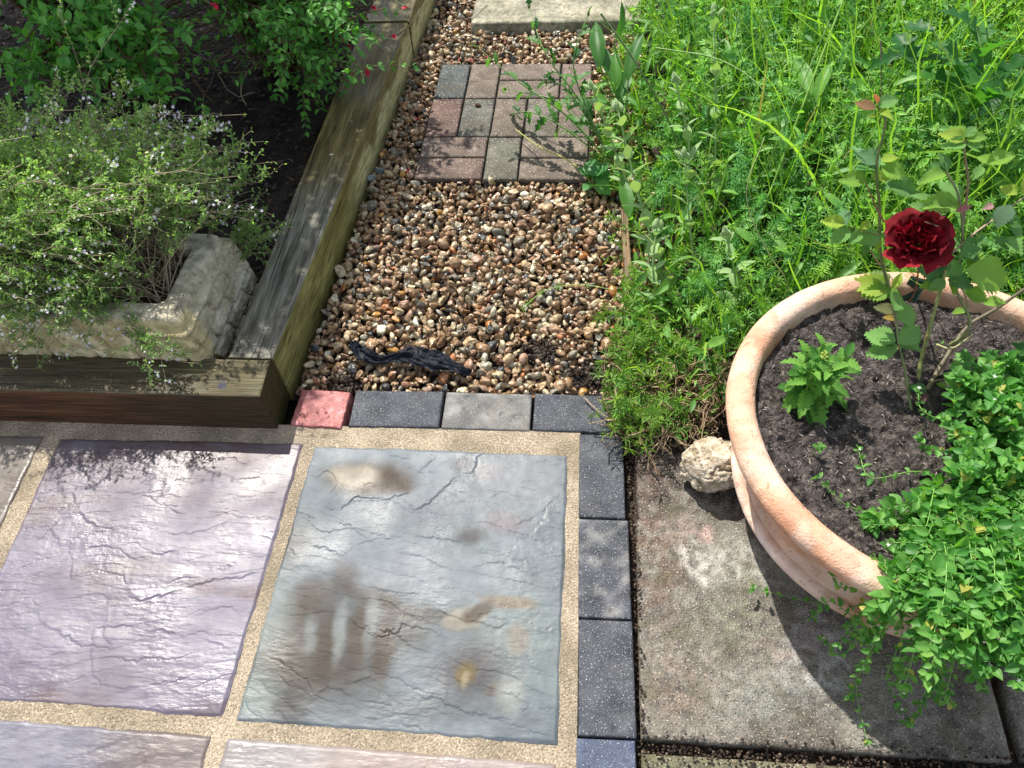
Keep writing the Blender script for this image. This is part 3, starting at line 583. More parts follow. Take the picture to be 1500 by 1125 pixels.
# ================================================================ LEAF SHAPES (base at origin, along +Y, unit length)
def leaf_simple(wd=0.3, fold=0.10, droop=0.12):
    V = np.array([(0, 0, 0), (-wd/2, .45, fold), (wd/2, .45, fold), (0, .5, 0), (0, 1, -droop)], float)
    return V, np.array([[0, 3, 1, 1], [0, 2, 3, 3], [1, 3, 4, 4], [3, 2, 4, 4]])
def tri_leaf(wd=0.22, fold=.05, droop=.05):   # 2 triangles
    V = np.array([(0, 0, 0), (-wd/2, .5, fold), (0, 1, -droop), (wd/2, .5, fold)], float)
    return V, np.array([[0, 3, 2], [0, 2, 1]])
def leaf_outline(prof, fold=.12, droop=.18, n=None, teeth=0, td=.04, curl=0.0, wavy=0.0):
    """prof: list of (y, half width). Mid rib plus two edges and mid-lamina rows; optional teeth."""
    ys_ = np.array([p[0] for p in prof]); ws = np.array([p[1] for p in prof])
    n = n or 8
    y = np.linspace(0, 1, n); hw = np.interp(y, ys_, ws)
    V = []; 
    for i in range(n):
        t = hw[i]; yy = y[i]; dz = -droop*yy**2
        if teeth and 0 < i < n-1: tt = td*(1 if i % 2 else -1)
        else: tt = 0
        wv = wavy*math.sin(yy*14)
        V += [(-(t+tt), yy+tt*.8, fold*t*2+dz+wv), (-(t)*.5, yy, fold*t*1.1+dz), (0, yy, dz), (t*.5, yy, fold*t*1.1+dz), (t+tt, yy+tt*.8, fold*t*2+dz-wv)]
    V = np.array(V); F = []
    for i in range(n-1):
        for k in range(4): a = i*5+k; F.append([a, a+1, a+6, a+5])
    return V, np.array(F)
def lobed(lobes=4, depth=.6, wd=.42, droop=.25, fold=.15, seed=0, n=25, taper=1.0):
    y = np.linspace(0, 1, n); env = wd*np.sin(np.pi*np.clip(y*.93+.05, 0, 1))**.8*(1-.25*y*taper)
    m = .5+.5*np.cos(y*lobes*2*np.pi+2.2); hw = env*(1-depth*m)+.012; hw[-1] = .004; hw[0] = .012
    V = []; r = np.random.default_rng(seed)
    for i in range(n):
        t = hw[i]; dz = -droop*y[i]**2; fw = .22*t*(1-m[i])
        j = r.normal(0, .012)
        V += [(-t, y[i]+fw, fold*t*1.6+dz+j), (-t*.5, y[i]+fw*.4, fold*t+dz), (0, y[i], dz), (t*.5, y[i]+fw*.4, fold*t+dz), (t, y[i]+fw, fold*t*1.6+dz-j)]
    F = []
    for i in range(n-1):
        for k in range(4): a = i*5+k; F.append([a, a+1, a+6, a+5])
    return np.array(V), np.array(F)
OVATE = [(0, .01), (.12, .13), (.35, .27), (.55, .28), (.8, .16), (1, .0)]
ELLIP = [(0, .01), (.2, .15), (.5, .21), (.8, .13), (1, .0)]
SPOON = [(0, .012), (.2, .03), (.35, .16), (.6, .27), (.85, .17), (1, 0)]
LANCE = [(0, .02), (.25, .10), (.55, .13), (.8, .07), (1, 0)]

def reject(pts, *tests):
    k = np.ones(len(pts), bool)
    for t in tests: k &= t(pts)
    return k
POT = np.array([0.61, -0.144]); POTR = 0.356; RIMZ = 0.30
def outpot(p, m=0.0): return np.hypot(p[:, 0]-POT[0], p[:, 1]-POT[1]) > POTR+m

def leaf_parts(parent, V0, F0, M, T, col, mat, nparts, name='leaf', rest='foliage', cvar=5):
    """the leaves that show largest become objects sharing meshes; the rest one part"""
    T = np.asarray(T); col = np.asarray(col); d = T-CAM; dz = d @ _f
    px = 750+FPX*(d @ _r)/np.maximum(dz, .05); py = 562.5-FPX*(d @ _u)/np.maximum(dz, .05)
    inside = (px > 3) & (px < 1497) & (py > 3) & (py < 1122) & (dz > .1)
    score = np.where(inside, 10, 0)-np.linalg.norm(d, axis=1)+np.linalg.norm(M[:, :, 1], axis=1)*20+rng.uniform(0, .6, len(T))
    order = np.argsort(-score); a, b = order[:nparts], order[nparts:]
    lum = col[a].sum(1) if len(a) else np.array([]); rk = np.argsort(np.argsort(lum))*cvar//max(1, len(a))
    mes = {}
    pm = np.array(parent.location)
    for i, q_ in zip(a, rk):
        if q_ not in mes: mes[q_] = mesh(name, V0, F0, mat, col[a][rk == q_].mean(0))
        o = link(name, mes[q_], parent)
        m = M[i]; t = T[i]-pm
        o.matrix_local = Matrix(((m[0, 0], m[0, 1], m[0, 2], t[0]), (m[1, 0], m[1, 1], m[1, 2], t[1]), (m[2, 0], m[2, 1], m[2, 2], t[2]), (0, 0, 0, 1)))
    if len(b):
        V, F, C = inst(V0, F0, M[b], T[b]-pm, col[b]); o = link(rest, mesh(rest, V, F, mat, C), parent); tag(o, kind='stuff')

# ================================================================ STONE TROUGH AND THYME
def trough():
    t = thing('stone_trough', 'weathered cast stone trough with brick relief sides behind the front sleeper', 'trough', (-1.19, .26, .03))
    # outline rectangle rotated slightly
    a = -0.03; W, D = .70, .29; H = .195
    cs = [(0, 0)]
    def rectpts(o, z, n=60):
        x0, x1, y0, y1 = -W/2+o, W/2-o, -D/2+o, D/2-o; r = .018; pts = []
        nx, ny = 240, 100
        for x in np.linspace(x0+r, x1-r, nx): pts.append((x, y0))
        for k in range(1, 6): th = -math.pi/2+k*math.pi/12; pts.append((x1-r+r*math.cos(th), y0+r+r*math.sin(th)))
        for y in np.linspace(y0+r, y1-r, ny): pts.append((x1, y))
        for k in range(1, 6): th = k*math.pi/12; pts.append((x1-r+r*math.cos(th), y1-r+r*math.sin(th)))
        for x in np.linspace(x1-r, x0+r, nx): pts.append((x, y1))
        for k in range(1, 6): th = math.pi/2+k*math.pi/12; pts.append((x0+r+r*math.cos(th), y1-r+r*math.sin(th)))
        for y in np.linspace(y1-r, y0+r, ny): pts.append((x0, y))
        for k in range(1, 6): th = math.pi+k*math.pi/12; pts.append((x0+r+r*math.cos(th), y0+r+r*math.sin(th)))
        p = np.array(pts); return np.c_[p, np.full(len(p), z)]
    prof = []   # (offset, z): inner wall up, rim, chamfer, outer ledges
    for z in np.linspace(.10, H-.006, 6): prof.append((.060, z))
    prof += [(.057, H-.001), (.050, H+.001), (.035, H), (.018, H), (.012, H-.002), (.008, H-.010)]
    for k in range(8): prof.append((.006-.004*k/7, H-.014-.014*k/7))
    prof += [(-.008, H-.031), (-.012, H-.034)]
    for k in range(40): prof.append((-.014-.010*k/39, H-.038-.155*k/39))
    rings = [rectpts(o, z) for o, z in prof]; n = len(rings[0]); K = len(rings)
    V = np.stack(rings)  # K,n,3
    per = np.cumsum(np.r_[0, np.linalg.norm(np.diff(V[-1], axis=0), axis=1)])
    nrm = V[-1]-V[0]; nrm[:, 2] = 0; nrm /= np.linalg.norm(nrm, axis=1)[:, None]
    zz = V[..., 2]; row = np.floor((zz-H+.038)/.046); out = zz < H-.035
    u = per[None]+np.where(row % 2 == 0, 0, .055)+.008*perlin(per*30, 0, 1)[None]+.35*(zz-H)*1.0; fu = (u/.11) % 1; fz = ((zz-H+.038)/.046) % 1
    gro = np.where(out, -.010*(1-sstep(.02, .075, np.minimum(fu, 1-fu)))-.008*(1-sstep(.02, .13, np.minimum(fz, 1-fz))), 0)
    outer = np.arange(K)[:, None] >= 11
    dd = np.where(outer, gro+.005*fbm(V[..., 0]*22, V[..., 1]*22, zz*22, 4)+.0045*fbm(V[..., 0]*70, V[..., 1]*70, zz*70, 4), .001*fbm(V[..., 0]*50, V[..., 1]*50, zz*50, 3))
    up = np.where((np.arange(K)[:, None] >= 6) & (np.arange(K)[:, None] < 12), 1, 0)
    Vd = V+dd[..., None]*nrm[None]; Vd[..., 2] += up*.005*fbm(V[..., 0]*18, V[..., 1]*18, 5, 4)
    ca, sa = math.cos(a), math.sin(a); R2 = np.array([[ca, -sa, 0], [sa, ca, 0], [0, 0, 1]])
    c = mixc((0.40, 0.36, 0.26), (0.62, 0.58, 0.46), sstep(-.3, .3, fbm(V[..., 0]*9, V[..., 1]*9, zz*9, 4)))
    front = (nrm[:, 1] < -.6)[None]*(zz < H-.004)
    c = mixc(c, mixc((0.44, 0.35, 0.16), (0.62, 0.54, 0.31), sstep(-.3, .3, fbm(V[..., 0]*14, zz*30, 3, 4))), .8*front)
    c = mixc(c, (0.13, 0.12, 0.10), .6*(up > 0)*sstep(-.2, .3, fbm(V[..., 0]*25, V[..., 1]*25, 8, 4)))
    idx = np.arange(K*n).reshape(K, n); F = np.stack([idx[:-1], idx[1:], np.roll(idx, -1, 1)[1:], np.roll(idx, -1, 1)[:-1]], -1).reshape(-1, 4)
    link('trough_wall', mesh('trough_wall', (Vd.reshape(-1, 3)) @ R2.T, F[:, ::-1], M_stone, c.reshape(-1, 3)), t)
    ts = sheet('potting_compost', -W/2+.05, W/2-.05, -D/2+.05, D/2-.05, H-.03, 60, 30, M_soil, lambda x, y: 0*x[..., None]+np.array((.06, .042, .03)), lambda x, y: .008*fbm(x*20, y*20, 8, 4), t)
    return t
trough()

def stems_to(base, tip, K, bow=.1, wig=.02, up=0.5):
    """curved stems base->tip, (N,K,3): leave upwards, bend to the tip"""
    N = len(base); t = np.linspace(0, 1, K)[None, :, None]; b, e = base[:, None], tip[:, None]
    mid = (b+e)/2; mid = mid+np.array([0, 0, 1.])*up*np.linalg.norm(e-b, axis=2, keepdims=True)*.5
    p = (1-t)**2*b+2*t*(1-t)*mid+t**2*e
    w_ = rng.normal(0, wig, (N, 3, 3)); ph = rng.uniform(0, 6, (N, 3, 1, 3))
    for k in range(3): p = p+w_[:, k][:, None]*np.sin(t*(2+k*2)*np.pi/1.5+ph[:, k])*t
    return p
def thyme():
    loc = (-1.12, .27, .2)
    t = thing('thyme_bush', 'sprawling thyme with tiny pale lilac flowers spilling out of the stone trough', 'herb', loc)
    N = 820
    base = np.stack([rng.uniform(-1.50, -.90, N), rng.uniform(.17, .36, N), np.full(N, .205)], 1)
    ang = rng.uniform(0, 2*np.pi, N); rr = np.sqrt(rng.uniform(0, 1, N))
    tip = np.stack([-1.19+.49*rr*np.cos(ang)+rng.normal(0, .03, N), .36+.34*rr*np.sin(ang), .38-.10*rr**2+rng.gamma(1.8, .034, N)], 1)
    frontm = tip[:, 1] < .2
    tip[frontm, 2] -= .09*rng.uniform(.2, 1.4, frontm.sum())
    # a gap where the near right corner of the trough stays bare
    px = 750+FPX*((tip-CAM) @ _r)/((tip-CAM) @ _f); py = 562.5-FPX*((tip-CAM) @ _u)/((tip-CAM) @ _f)
    bad = (px > 185) & (py > 335) & ~((px > 330) & (py < 400)) | (px > 385) | (py > 500) & (px > 120) | ((px > 250) & (py > 300) & (px < 300))
    base, tip = base[~bad], tip[~bad]
    # hand placed sprays
    ex = [((70, 260, .2), (100, 120, .46)), ((140, 260, .2), (208, 122, .46)), ((150, 250, .2), (250, 160, .44)), ((250, 300, .25), (330, 175, .42)), ((300, 300, .23), (378, 212, .40)), ((300, 330, .23), (398, 242, .36)),
          ((330, 400, .1), (412, 322, .20)), ((330, 420, .08), (405, 345, .16)), ((330, 410, .08), (385, 300, .18)), ((0, 240, .2), (60, 175, .44)), ((170, 470, .17), (240, 556, .16)), ((165, 470, .18), (282, 535, .165)), ((30, 430, .2), (75, 530, .13)), ((20, 430, .2), (25, 515, .14)), ((60, 440, .2), (140, 505, .15)), ((100, 430, .2), (185, 480, .2)),
          ((230, 300, .22), (330, 245, .38)), ((200, 300, .22), (300, 190, .42)), ((330, 380, .15), (370, 330, .22)), ((300, 360, .2), (345, 300, .30)), ((0, 420, .2), (-20, 505, .16)), ((90, 440, .2), (110, 490, .19))]
    for (a, b, c), (d, e, f) in ex:
        for _ in range(3): base = np.vstack([base, P(a, b, c)]); tip = np.vstack([tip, P(d+rng.normal(0, 7), e+rng.normal(0, 7), f)])
    K = 16; p = stems_to(base, tip, K, wig=.010, up=.55)
    N = len(p); rad = np.linspace(.0014, .0006, K)[None]*np.ones((N, 1))
    # side shoots
    S = 5; si = rng.integers(5, K-3, (N, S)); sb = p[np.arange(N)[:, None], si].reshape(-1, 3); dirn = (p[np.arange(N)[:, None], si+2]-p[np.arange(N)[:, None], si]).reshape(-1, 3)
    dirn = dirn/np.linalg.norm(dirn, axis=1)[:, None]; sd_ = dirn*.7+rng.normal(0, .5, dirn.shape)+[0, 0, .35]; sd_ /= np.linalg.norm(sd_, axis=1)[:, None]
    sl_ = rng.uniform(.018, .05, len(sb)); Ks = 6
    sp = sb[:, None]+sd_[:, None]*sl_[:, None, None]*np.linspace(0, 1, Ks)[None, :, None]
    sp[..., 2] += .006*np.linspace(0, 1, Ks)[None]**2
    woody = np.array((.22, .18, .12)); green = np.array((.22, .28, .12))
    v1 = tubes(p-loc, rad, 3, np.linspace(0, 1, N)[:, None]*0+woody*rng.uniform(.6, 1.4, (N, 1))); v2 = tubes(sp-loc, np.full((len(sp), Ks), .0006), 3, green)
    V, F, C = merge([v1, v2]); tag(link('stem', mesh('stem', V, F, M_twig, C), t), kind='stuff')
    # dead inner twigs
    # leaves: pairs at nodes of the outer half of the stems and along the shoots
    Ts, Ds = [], []
    for arr, k0 in ((p, 6), (sp, 1)):
        n, kk, _ = arr.shape; tt = np.gradient(arr, axis=1)
        for k in range(k0, kk):
            for s in (0, 1, 2) if arr is sp else (0, 1):
                Ts.append(arr[:, k]+rng.normal(0, .0012, (n, 3))); d = tt[:, k]/np.linalg.norm(tt[:, k], axis=1)[:, None]
                o = rng.normal(size=(n, 3)); o -= (o*d).sum(1)[:, None]*d; o /= np.linalg.norm(o, axis=1)[:, None]; Ds.append(o+d*.7)
    Ts, Ds = np.vstack(Ts), np.vstack(Ds); k = rng.random(len(Ts)) < .92; Ts, Ds = Ts[k], Ds[k]
    L = rng.uniform(.0065, .0120, len(Ts)); M = frames(Ds, rng.normal(0, .4, Ds.shape)+[0, 0, 1])*L[:, None, None]
    # leaf colour gets brighter with height, with random spread
    height_mix = .12+sstep(.24, .42, Ts[:, 2]+rng.normal(0, .04, len(Ts)))*.5+rng.uniform(0, .5, len(Ts)); 
    col = mixc((0.11, 0.20, 0.08), (0.30, 0.48, 0.14), height_mix)*rng.uniform(.75, 1.25, (len(Ts), 1))
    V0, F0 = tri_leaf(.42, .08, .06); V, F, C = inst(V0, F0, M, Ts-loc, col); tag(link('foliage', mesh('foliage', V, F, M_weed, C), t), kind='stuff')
    # flowers
    pick = rng.random(N) < .42; fp = []
    for q_ in p[pick]:
        for _ in range(rng.integers(4, 11)): fp.append(q_[-1]*.0+q_[rng.integers(K-4, K)]+rng.normal(0, .006, 3))
    fp = np.array(fp); n = len(fp); th = np.arange(4)*np.pi/2; V0 = np.zeros((5, 3)); 
    V0 = np.array([(0, 0, -.3)]+[(math.cos(a)*r_, math.sin(a)*r_, .1) for a in np.arange(10)*np.pi/5 for r_ in [1 if int(round(a/(np.pi/5))) % 2 == 0 else .5]]); F0 = np.array([[0, 1+i, 1+(i+1) % 10] for i in range(10)])
    M = frames(rng.normal(size=(n, 3)), rng.normal(0, .6, (n, 3))+[0, -.6, 1])*rng.uniform(.0030, .0052, n)[:, None, None]
    col = mixc((0.62, 0.58, 0.80), (0.85, 0.84, 0.92), rng.random(n)); V, F, C = inst(V0, F0, M, fp-loc, col); tag(link('flower', mesh('flower', V, F, M_white, C), t), kind='stuff')
thyme()

# ================================================================ SHRUBS OVER THE BED
def shrub(label, base, tips, nside, leafL, cols, nparts, dead=20, name='flowering_shrub', cat='shrub', red=None):
    t = thing(name, label, cat, tuple(base)); loc = np.array(base)
    N = len(tips); b = loc+np.c_[rng.normal(0, .03, (N, 2)), np.zeros(N)]; K = 14
    p = stems_to(b, tips, K, wig=.02, up=.35); rad = np.linspace(.005, .0012, K)[None]*rng.uniform(.7, 1.5, (N, 1))
    si = rng.integers(4, K-1, (N, nside)); sb = p[np.arange(N)[:, None], si].reshape(-1, 3); d0 = (p[np.arange(N)[:, None], si]-p[np.arange(N)[:, None], si-1]).reshape(-1, 3); d0 /= np.linalg.norm(d0, axis=1)[:, None]+1e-9
    sd_ = d0*.8+rng.normal(0, .55, d0.shape)+[0, 0, .15]; sd_ /= np.linalg.norm(sd_, axis=1)[:, None]; sl_ = rng.uniform(.06, .20, len(sb)); Ks = 7
    u = np.linspace(0, 1, Ks)[None, :, None]; sp = sb[:, None]+sd_[:, None]*sl_[:, None, None]*u; sp[..., 2] -= .02*(u[..., 0]**2)
    brown = np.array((.13, .075, .04)); parts = [tubes(p-loc, rad, 4, brown*rng.uniform(.6, 1.3, (N, 1))), tubes(sp-loc, np.linspace(.0018, .0008, Ks)[None]*np.ones((len(sp), 1)), 3, (.10, .12, .05))]
    if dead:
        e = loc+np.c_[rng.normal(0, .30, (dead, 2)), rng.uniform(.02, .30, dead)]; q_ = stems_to(np.repeat(loc[None], dead, 0)+np.c_[rng.normal(0, .03, (dead, 2)), np.zeros(dead)+.04], e, 12, wig=.03, up=.3)
        parts.append(tubes(q_-loc, np.linspace(.003, .0012, 12)[None]*rng.uniform(.6, 1.4, (dead, 1)), 4, np.array((.20, .15, .10))*rng.uniform(.5, 1.5, (dead, 1))))
    V, F, C = merge(parts); tag(link('branch', mesh('branch', V, F, M_twig, C), t), kind='stuff')
    Ts, Ds = [], []
    for k in range(1, Ks):
        n = len(sp); tt = sp[:, k]-sp[:, k-1]; tt /= np.linalg.norm(tt, axis=1)[:, None]+1e-9; o = rng.normal(size=(n, 3)); o -= (o*tt).sum(1)[:, None]*tt; o /= np.linalg.norm(o, axis=1)[:, None]
        for s in (1, -1): Ts.append(sp[:, k]); Ds.append(o*s+tt*.6)
    Ts, Ds = np.vstack(Ts), np.vstack(Ds); L = leafL*rng.uniform(.6, 1.25, len(Ts)); M = frames(Ds, rng.normal(0, .35, Ds.shape)+[0, 0, 1])*L[:, None, None]
    col = mixc(cols[0], cols[1], rng.random(len(Ts)))
    V0, F0 = leaf_outline(OVATE, .18, .15, 5); leaf_parts(t, V0, F0, M, Ts, col, M_leaf, nparts)
    return t, p, sp, loc
n1 = 105
ang = rng.uniform(0, 6.28, n1); rr = np.sqrt(rng.random(n1)); tl = np.stack([-1.52+.50*rr*np.cos(ang), 1.22+.42*rr*np.sin(ang), .64+rng.uniform(-.06, .85, n1)], 1)
low = np.array([P(a, b, z) for a, b, z in [(20, 80, .42), (60, 40, .45), (110, 90, .42), (150, 45, .46), (190, 80, .42), (230, 60, .44), (255, 110, .38), (280, 25, .48), (120, 20, .5), (200, 20, .5), (20, 130, .36), (5, 100, .4), (75, 60, .45), (170, 65, .43), (245, 40, .46), (290, 108, .34), (160, 90, .4), (225, 90, .4)] for _ in (0, 1)])+rng.normal(0, .025, (36, 3))
tl = np.vstack([tl, low])
sh1 = shrub('bushy green shrub at the far left of the mulch bed with lit oval leaves', (-1.55, 1.35, .05), tl, 5, .031, ((.06, .22, .045), (.18, .46, .09)), 300, dead=60)
# unseen shrub top above the frame, added and shaped to shade the bed
def shade_crown(par, loc, n, seed):
    r2 = np.random.default_rng(seed); out = []
    while len(out) < n:
        if len(out) < n*.75:      # leaves set up-sun so their shadow covers the herbs and long sleeper
            z = r2.uniform(1.5, 2.05); tx, ty = r2.uniform(-2.3, -.60), r2.uniform(.02, 2.1)
            if tx > -.66+.05*ty: continue
            q = np.array([tx-.38*(z-.12), ty+.59*(z-.12), z])
        else: q = np.array([r2.uniform(-2.6, -1.3), r2.uniform(1.2, 3.0), r2.uniform(1.25, 2.0)])
        if fbm(q[0]*6, q[1]*6, q[2]*6, 2) < -.55 or q[1] < .59*q[2]+.06: continue
        out.append(q)
    T = np.array(out); d = r2.normal(size=(n, 3)); d[:, 2] -= .3; V0, F0 = leaf_simple(.5, .08, .12)
    V, F, C = inst(V0, F0, frames(d, r2.normal(0, .6, (n, 3))+[0, 0, 1])*r2.uniform(.03, .055, n)[:, None, None], T-loc, mixc((.03, .12, .025), (.08, .24, .05), r2.random(n)))
    tag(link('foliage', mesh('foliage', V, F, M_leaf, C), par), kind='stuff')
    e = T[::40]; q_ = stems_to(np.repeat(loc[None], len(e), 0), e, 14, wig=.03, up=.3); V, F, C = tubes(q_-loc, np.linspace(.012, .002, 14)[None]*np.ones((len(e), 1)), 5, (.12, .08, .05)); tag(link('branch', mesh('branch', V, F, M_twig, C), par), kind='stuff')
shade_crown(sh1[0], sh1[3], 27000, 5)
n2 = 90; ang = rng.uniform(0, 6.28, n2); rr = np.sqrt(rng.random(n2)); tr_ = np.stack([-.93+.30*rr*np.cos(ang), 1.42+.34*rr*np.sin(ang), .50+rng.uniform(-.06, .5, n2)], 1)
low = np.array([P(a, b, z) for a, b, z in [(350, 20, .42), (400, 50, .38), (450, 70, .34), (500, 40, .36), (490, 95, .28), (540, 30, .34), (420, 90, .30), (380, 10, .45), (520, 60, .3), (470, 110, .24), (450, 30, .4), (560, 20, .34)] for _ in (0, 1)])+rng.normal(0, .02, (24, 3))
tr_ = np.vstack([tr_, low])
sh2, p2, sp2, l2 = shrub('red-flowered sage shrub arching over the long sleeper', (-.97, 1.40, .05), tr_, 5, .024, ((.055, .20, .04), (.16, .42, .08)), 260, dead=60)
# red sage flowers, each a part on its own stalk
def sage_flower(seed=0):
    """short tube with a hood and a broad two-lobed lip"""
    th = np.arange(8)*np.pi/4; V = []
    for y, r in ((0, .10), (.35, .13), (.6, .18)): V += [(r*math.cos(a), y, r*math.sin(a)) for a in th]
    V += [(.30*math.cos(a), .62+.55*(a > math.pi-.1)*abs(math.sin(a)), (.20 if a < math.pi else .42)*math.sin(a)) for a in th]
    V += [(.45*math.cos(a)*(1 if a > math.pi-.1 else .6), .75+.45*(a > math.pi-.1)*abs(math.sin(a)), (.16 if a < math.pi else .65)*math.sin(a)) for a in th]
    F = [[k*8+i, k*8+(i+1) % 8, (k+1)*8+(i+1) % 8, (k+1)*8+i] for k in range(4) for i in range(8)]
    return np.array(V), np.array(F)
SV, SF = sage_flower(); sme = mesh('flower', SV, SF, M_petal, (.55, .015, .05))
fp_ = [(543, 10, .3), (517, 36, .28), (512, 60, .27), (519, 107, .22), (536, 100, .22), (308, 5, .5), (540, 30, .29), (505, 65, .25), (598, 12, .22), (475, 25, .36), (575, 52, .2)]
stt = []
for a, b, z in fp_:
    q_ = P(a, b, z); m = frames(np.array([[random.uniform(-.5, .9), random.uniform(-.9, .1), random.uniform(-.3, .5)]]), np.array([[0, 0, 1.]]))[0]*.017
    o = link('flower', sme, sh2); t_ = q_-l2; o.matrix_local = Matrix([[*m[i], t_[i]] for i in range(3)]+[[0, 0, 0, 1]])
    stt.append(np.linspace(1, 0, 6)[:, None]*(p2[random.randrange(len(p2)-24, len(p2))][-2]-q_)*.7*0+q_+np.linspace(0, 1, 6)[:, None]*np.array([-.09, .06, .02]))
V, F, C = tubes(np.array(stt)-l2, np.full((len(stt), 6), .0009), 4, (.16, .22, .07)); link('flower_stalk', mesh('flower_stalk', V, F, M_stem, C), sh2)

# ================================================================ TERRACOTTA POT
PC = (0.61, -0.144, 0.0)
def lathe(prof, n, colf, disp=None):
    prof = np.array(prof); K = len(prof); th = np.arange(n)*2*np.pi/n
    r = prof[:, 0][:, None]+0*th; z = prof[:, 1][:, None]+0*th
    x, y = r*np.cos(th), r*np.sin(th)
    if disp is not None: d = disp(x, y, z); x = x+d*np.cos(th); y = y+d*np.sin(th); 
    V = np.stack([x, y, z], -1); C = colf(x, y, z, np.arange(K)[:, None]+0*th)
    idx = np.arange(K*n).reshape(K, n); i2 = np.roll(idx, -1, 1)
    F = np.stack([idx[:-1], i2[:-1], i2[1:], idx[1:]], -1).reshape(-1, 4)
    return V.reshape(-1, 3), F, C.reshape(-1, 3)
def terracol(x, y, z, k):
    n = fbm(x*5, y*5, z*9, 4); c = mixc((0.50, 0.25, 0.145), (0.62, 0.38, 0.26), sstep(-.3, .3, n))
    c = mixc(c, (0.66, 0.53, 0.44), .7*sstep(-.08, .25, fbm(x*4, y*4, z*6+4, 4)))     # lime bloom
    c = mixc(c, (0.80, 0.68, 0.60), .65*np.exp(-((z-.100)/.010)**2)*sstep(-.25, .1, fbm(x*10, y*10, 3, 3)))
    c = mixc(c, (0.30, 0.13, 0.07), .7*(np.exp(-((z-.114)/.004)**2)+np.exp(-((z-.077)/.004)**2)))  # relief shading painted in: ridge paler, grooves darker
    c = mixc(c, (0.40, 0.17, 0.075), .7*sstep(.10, .40, fbm(x*6, y*6, z*22+8, 4))*(z < .22))
    return c
bp_ = [(.238, .0), (.246, .001), (.2555, .006), (.260, .014)]+[(.260+.032*t, .014+.062*t) for t in np.linspace(.1, .95, 8)]
bp_ += [(.292, .0745), (.2925, .078), (.3030, .0800), (.3120, .0855), (.3155, .0940), (.3145, .1030), (.3080, .1095), (.2990, .1120), (.2960, .1160), (.2985, .1185), (.3025, .1210), (.3040, .1260), (.3015, .1315), (.2970, .1345)]
bp_ += [(.2965+.040*t**1.5, .1360+.112*t) for t in np.linspace(.05, 1, 14)]
bp_ += [(.338, .252), (.341, .262)]
rm = [(.337, .2555), (.3445, .2565), (.3505, .260), (.3545, .2665), (.3560, .275), (.3540, .285), (.3475, .2930), (.339, .2982), (.329, .3003), (.319, .2988), (.3115, .294), (.3070, .286), (.3050, .276), (.3035, .262), (.3005, .24), (.297, .21)]
pot = thing('terracotta_pot', 'large round terracotta bowl with thick rolled rim holding the red rose', 'plant pot', PC)
dp = lambda x, y, z: .0012*fbm(x*9, y*9, z*9, 3)+.0005*fbm(x*70, y*70, z*160, 3)
V, F, C = lathe(bp_, 260, terracol, dp); link('bowl', mesh('bowl', V, F, M_terra, C), pot)
V, F, C = lathe(rm, 300, terracol, dp); link('rim', mesh('rim', V, F, M_terra, C), pot)

# soil in the pot: a disc with crumbly relief
def soilh(x, y): return .015*fbm(x*9, y*9, 60, 4)+.015*fbm(x*38, y*38, 61, 4)+.009*np.abs(fbm(x*120, y*120, 63, 3))
SZ = .252
n = 250; x, y = np.meshgrid(np.linspace(-.31, .31, n), np.linspace(-.31, .31, n), indexing='ij')
rad = np.hypot(x, y); s_ = np.minimum(1, .3025/np.maximum(rad, 1e-6)); X2, Y2 = x*s_, y*s_
z = soilh(X2+.61, Y2-.144)+.012*sstep(.2, .3, rad)
V = np.stack([X2, Y2, z], -1).reshape(-1, 3); C = mixc((0.035, 0.029, 0.027), (0.11, 0.092, 0.084), sstep(-.3, .3, fbm(X2*50, Y2*50, 65, 4))).reshape(-1, 3)
fc = grid_faces(n, n); keep = (rad.ravel()[fc] < .3035).any(1)
so = link('potting_soil', mesh('potting_soil', V, fc[keep], M_soil, C), None, (.61, -.144, SZ)); tag(so, 'dark crumbly potting soil filling the terracotta bowl', 'soil')
so['kind'] = 'stuff'
# crumbs and fibres on it
N = 9500; a = rng.uniform(0, 6.28, N); r = .298*np.sqrt(rng.random(N)); fx_, fy_ = .61+r*np.cos(a), -.144+r*np.sin(a)
L = rng.uniform(.003, .013, N)*rng.uniform(.5, 1, N); an = rng.uniform(0, 6.28, N); d = np.stack([np.cos(an), np.sin(an), rng.normal(0, .35, N)], 1)
M = frames(d, rng.normal(0, .5, (N, 3))+[0, 0, 1])*np.stack([L*.16+.0006, L, L*.12], 1)[:, None, :]
cc = np.array([(.02, .015, .014), (.06, .045, .038), (.15, .12, .10), (.27, .23, .195)])[rng.choice(4, N, p=[.36, .32, .21, .11])]*rng.uniform(.7, 1.3, (N, 1))
fz_ = SZ+soilh(fx_, fy_)+.012*sstep(.2, .3, r)+.001
V, F, C = inst(chip, chF[1:], M, np.stack([fx_, fy_, fz_], 1), cc); tag(link('compost_fibre', mesh('compost_fibre', V, F, M_bark, C, False)), kind='stuff')

# ================================================================ ROCK
V, F = ico(6)
v = V*np.array([.066, .056, .054]); n = V
v = v*(1+.20*fbm(V[:, 0]*1.3+4, V[:, 1]*1.3, V[:, 2]*1.3, 2)+.0*V[:, :1].T[0])[:, None]
rd = np.abs(fbm(V[:, 0]*1.5, V[:, 1]*1.5, V[:, 2]*1.5+7, 4)); v -= n*(.006*sstep(.12, .0, rd))[:, None]
v += n*(.007*fbm(V[:, 0]*3.3, V[:, 1]*3.3, V[:, 2]*3.3, 5, .55)+.0030*fbm(V[:, 0]*15, V[:, 1]*17, V[:, 2]*17, 4, .6))[:, None]
for nn_, o in (((.5, -.6, .6), .052), ((-.8, -.2, .3), .055), ((.1, .3, .95), .046), ((.9, .2, .1), .056)):
    q_ = np.array(nn_); q_ = q_/np.linalg.norm(q_); d = v @ q_; v = v-np.maximum(0, d-o)[:, None]*q_*.8
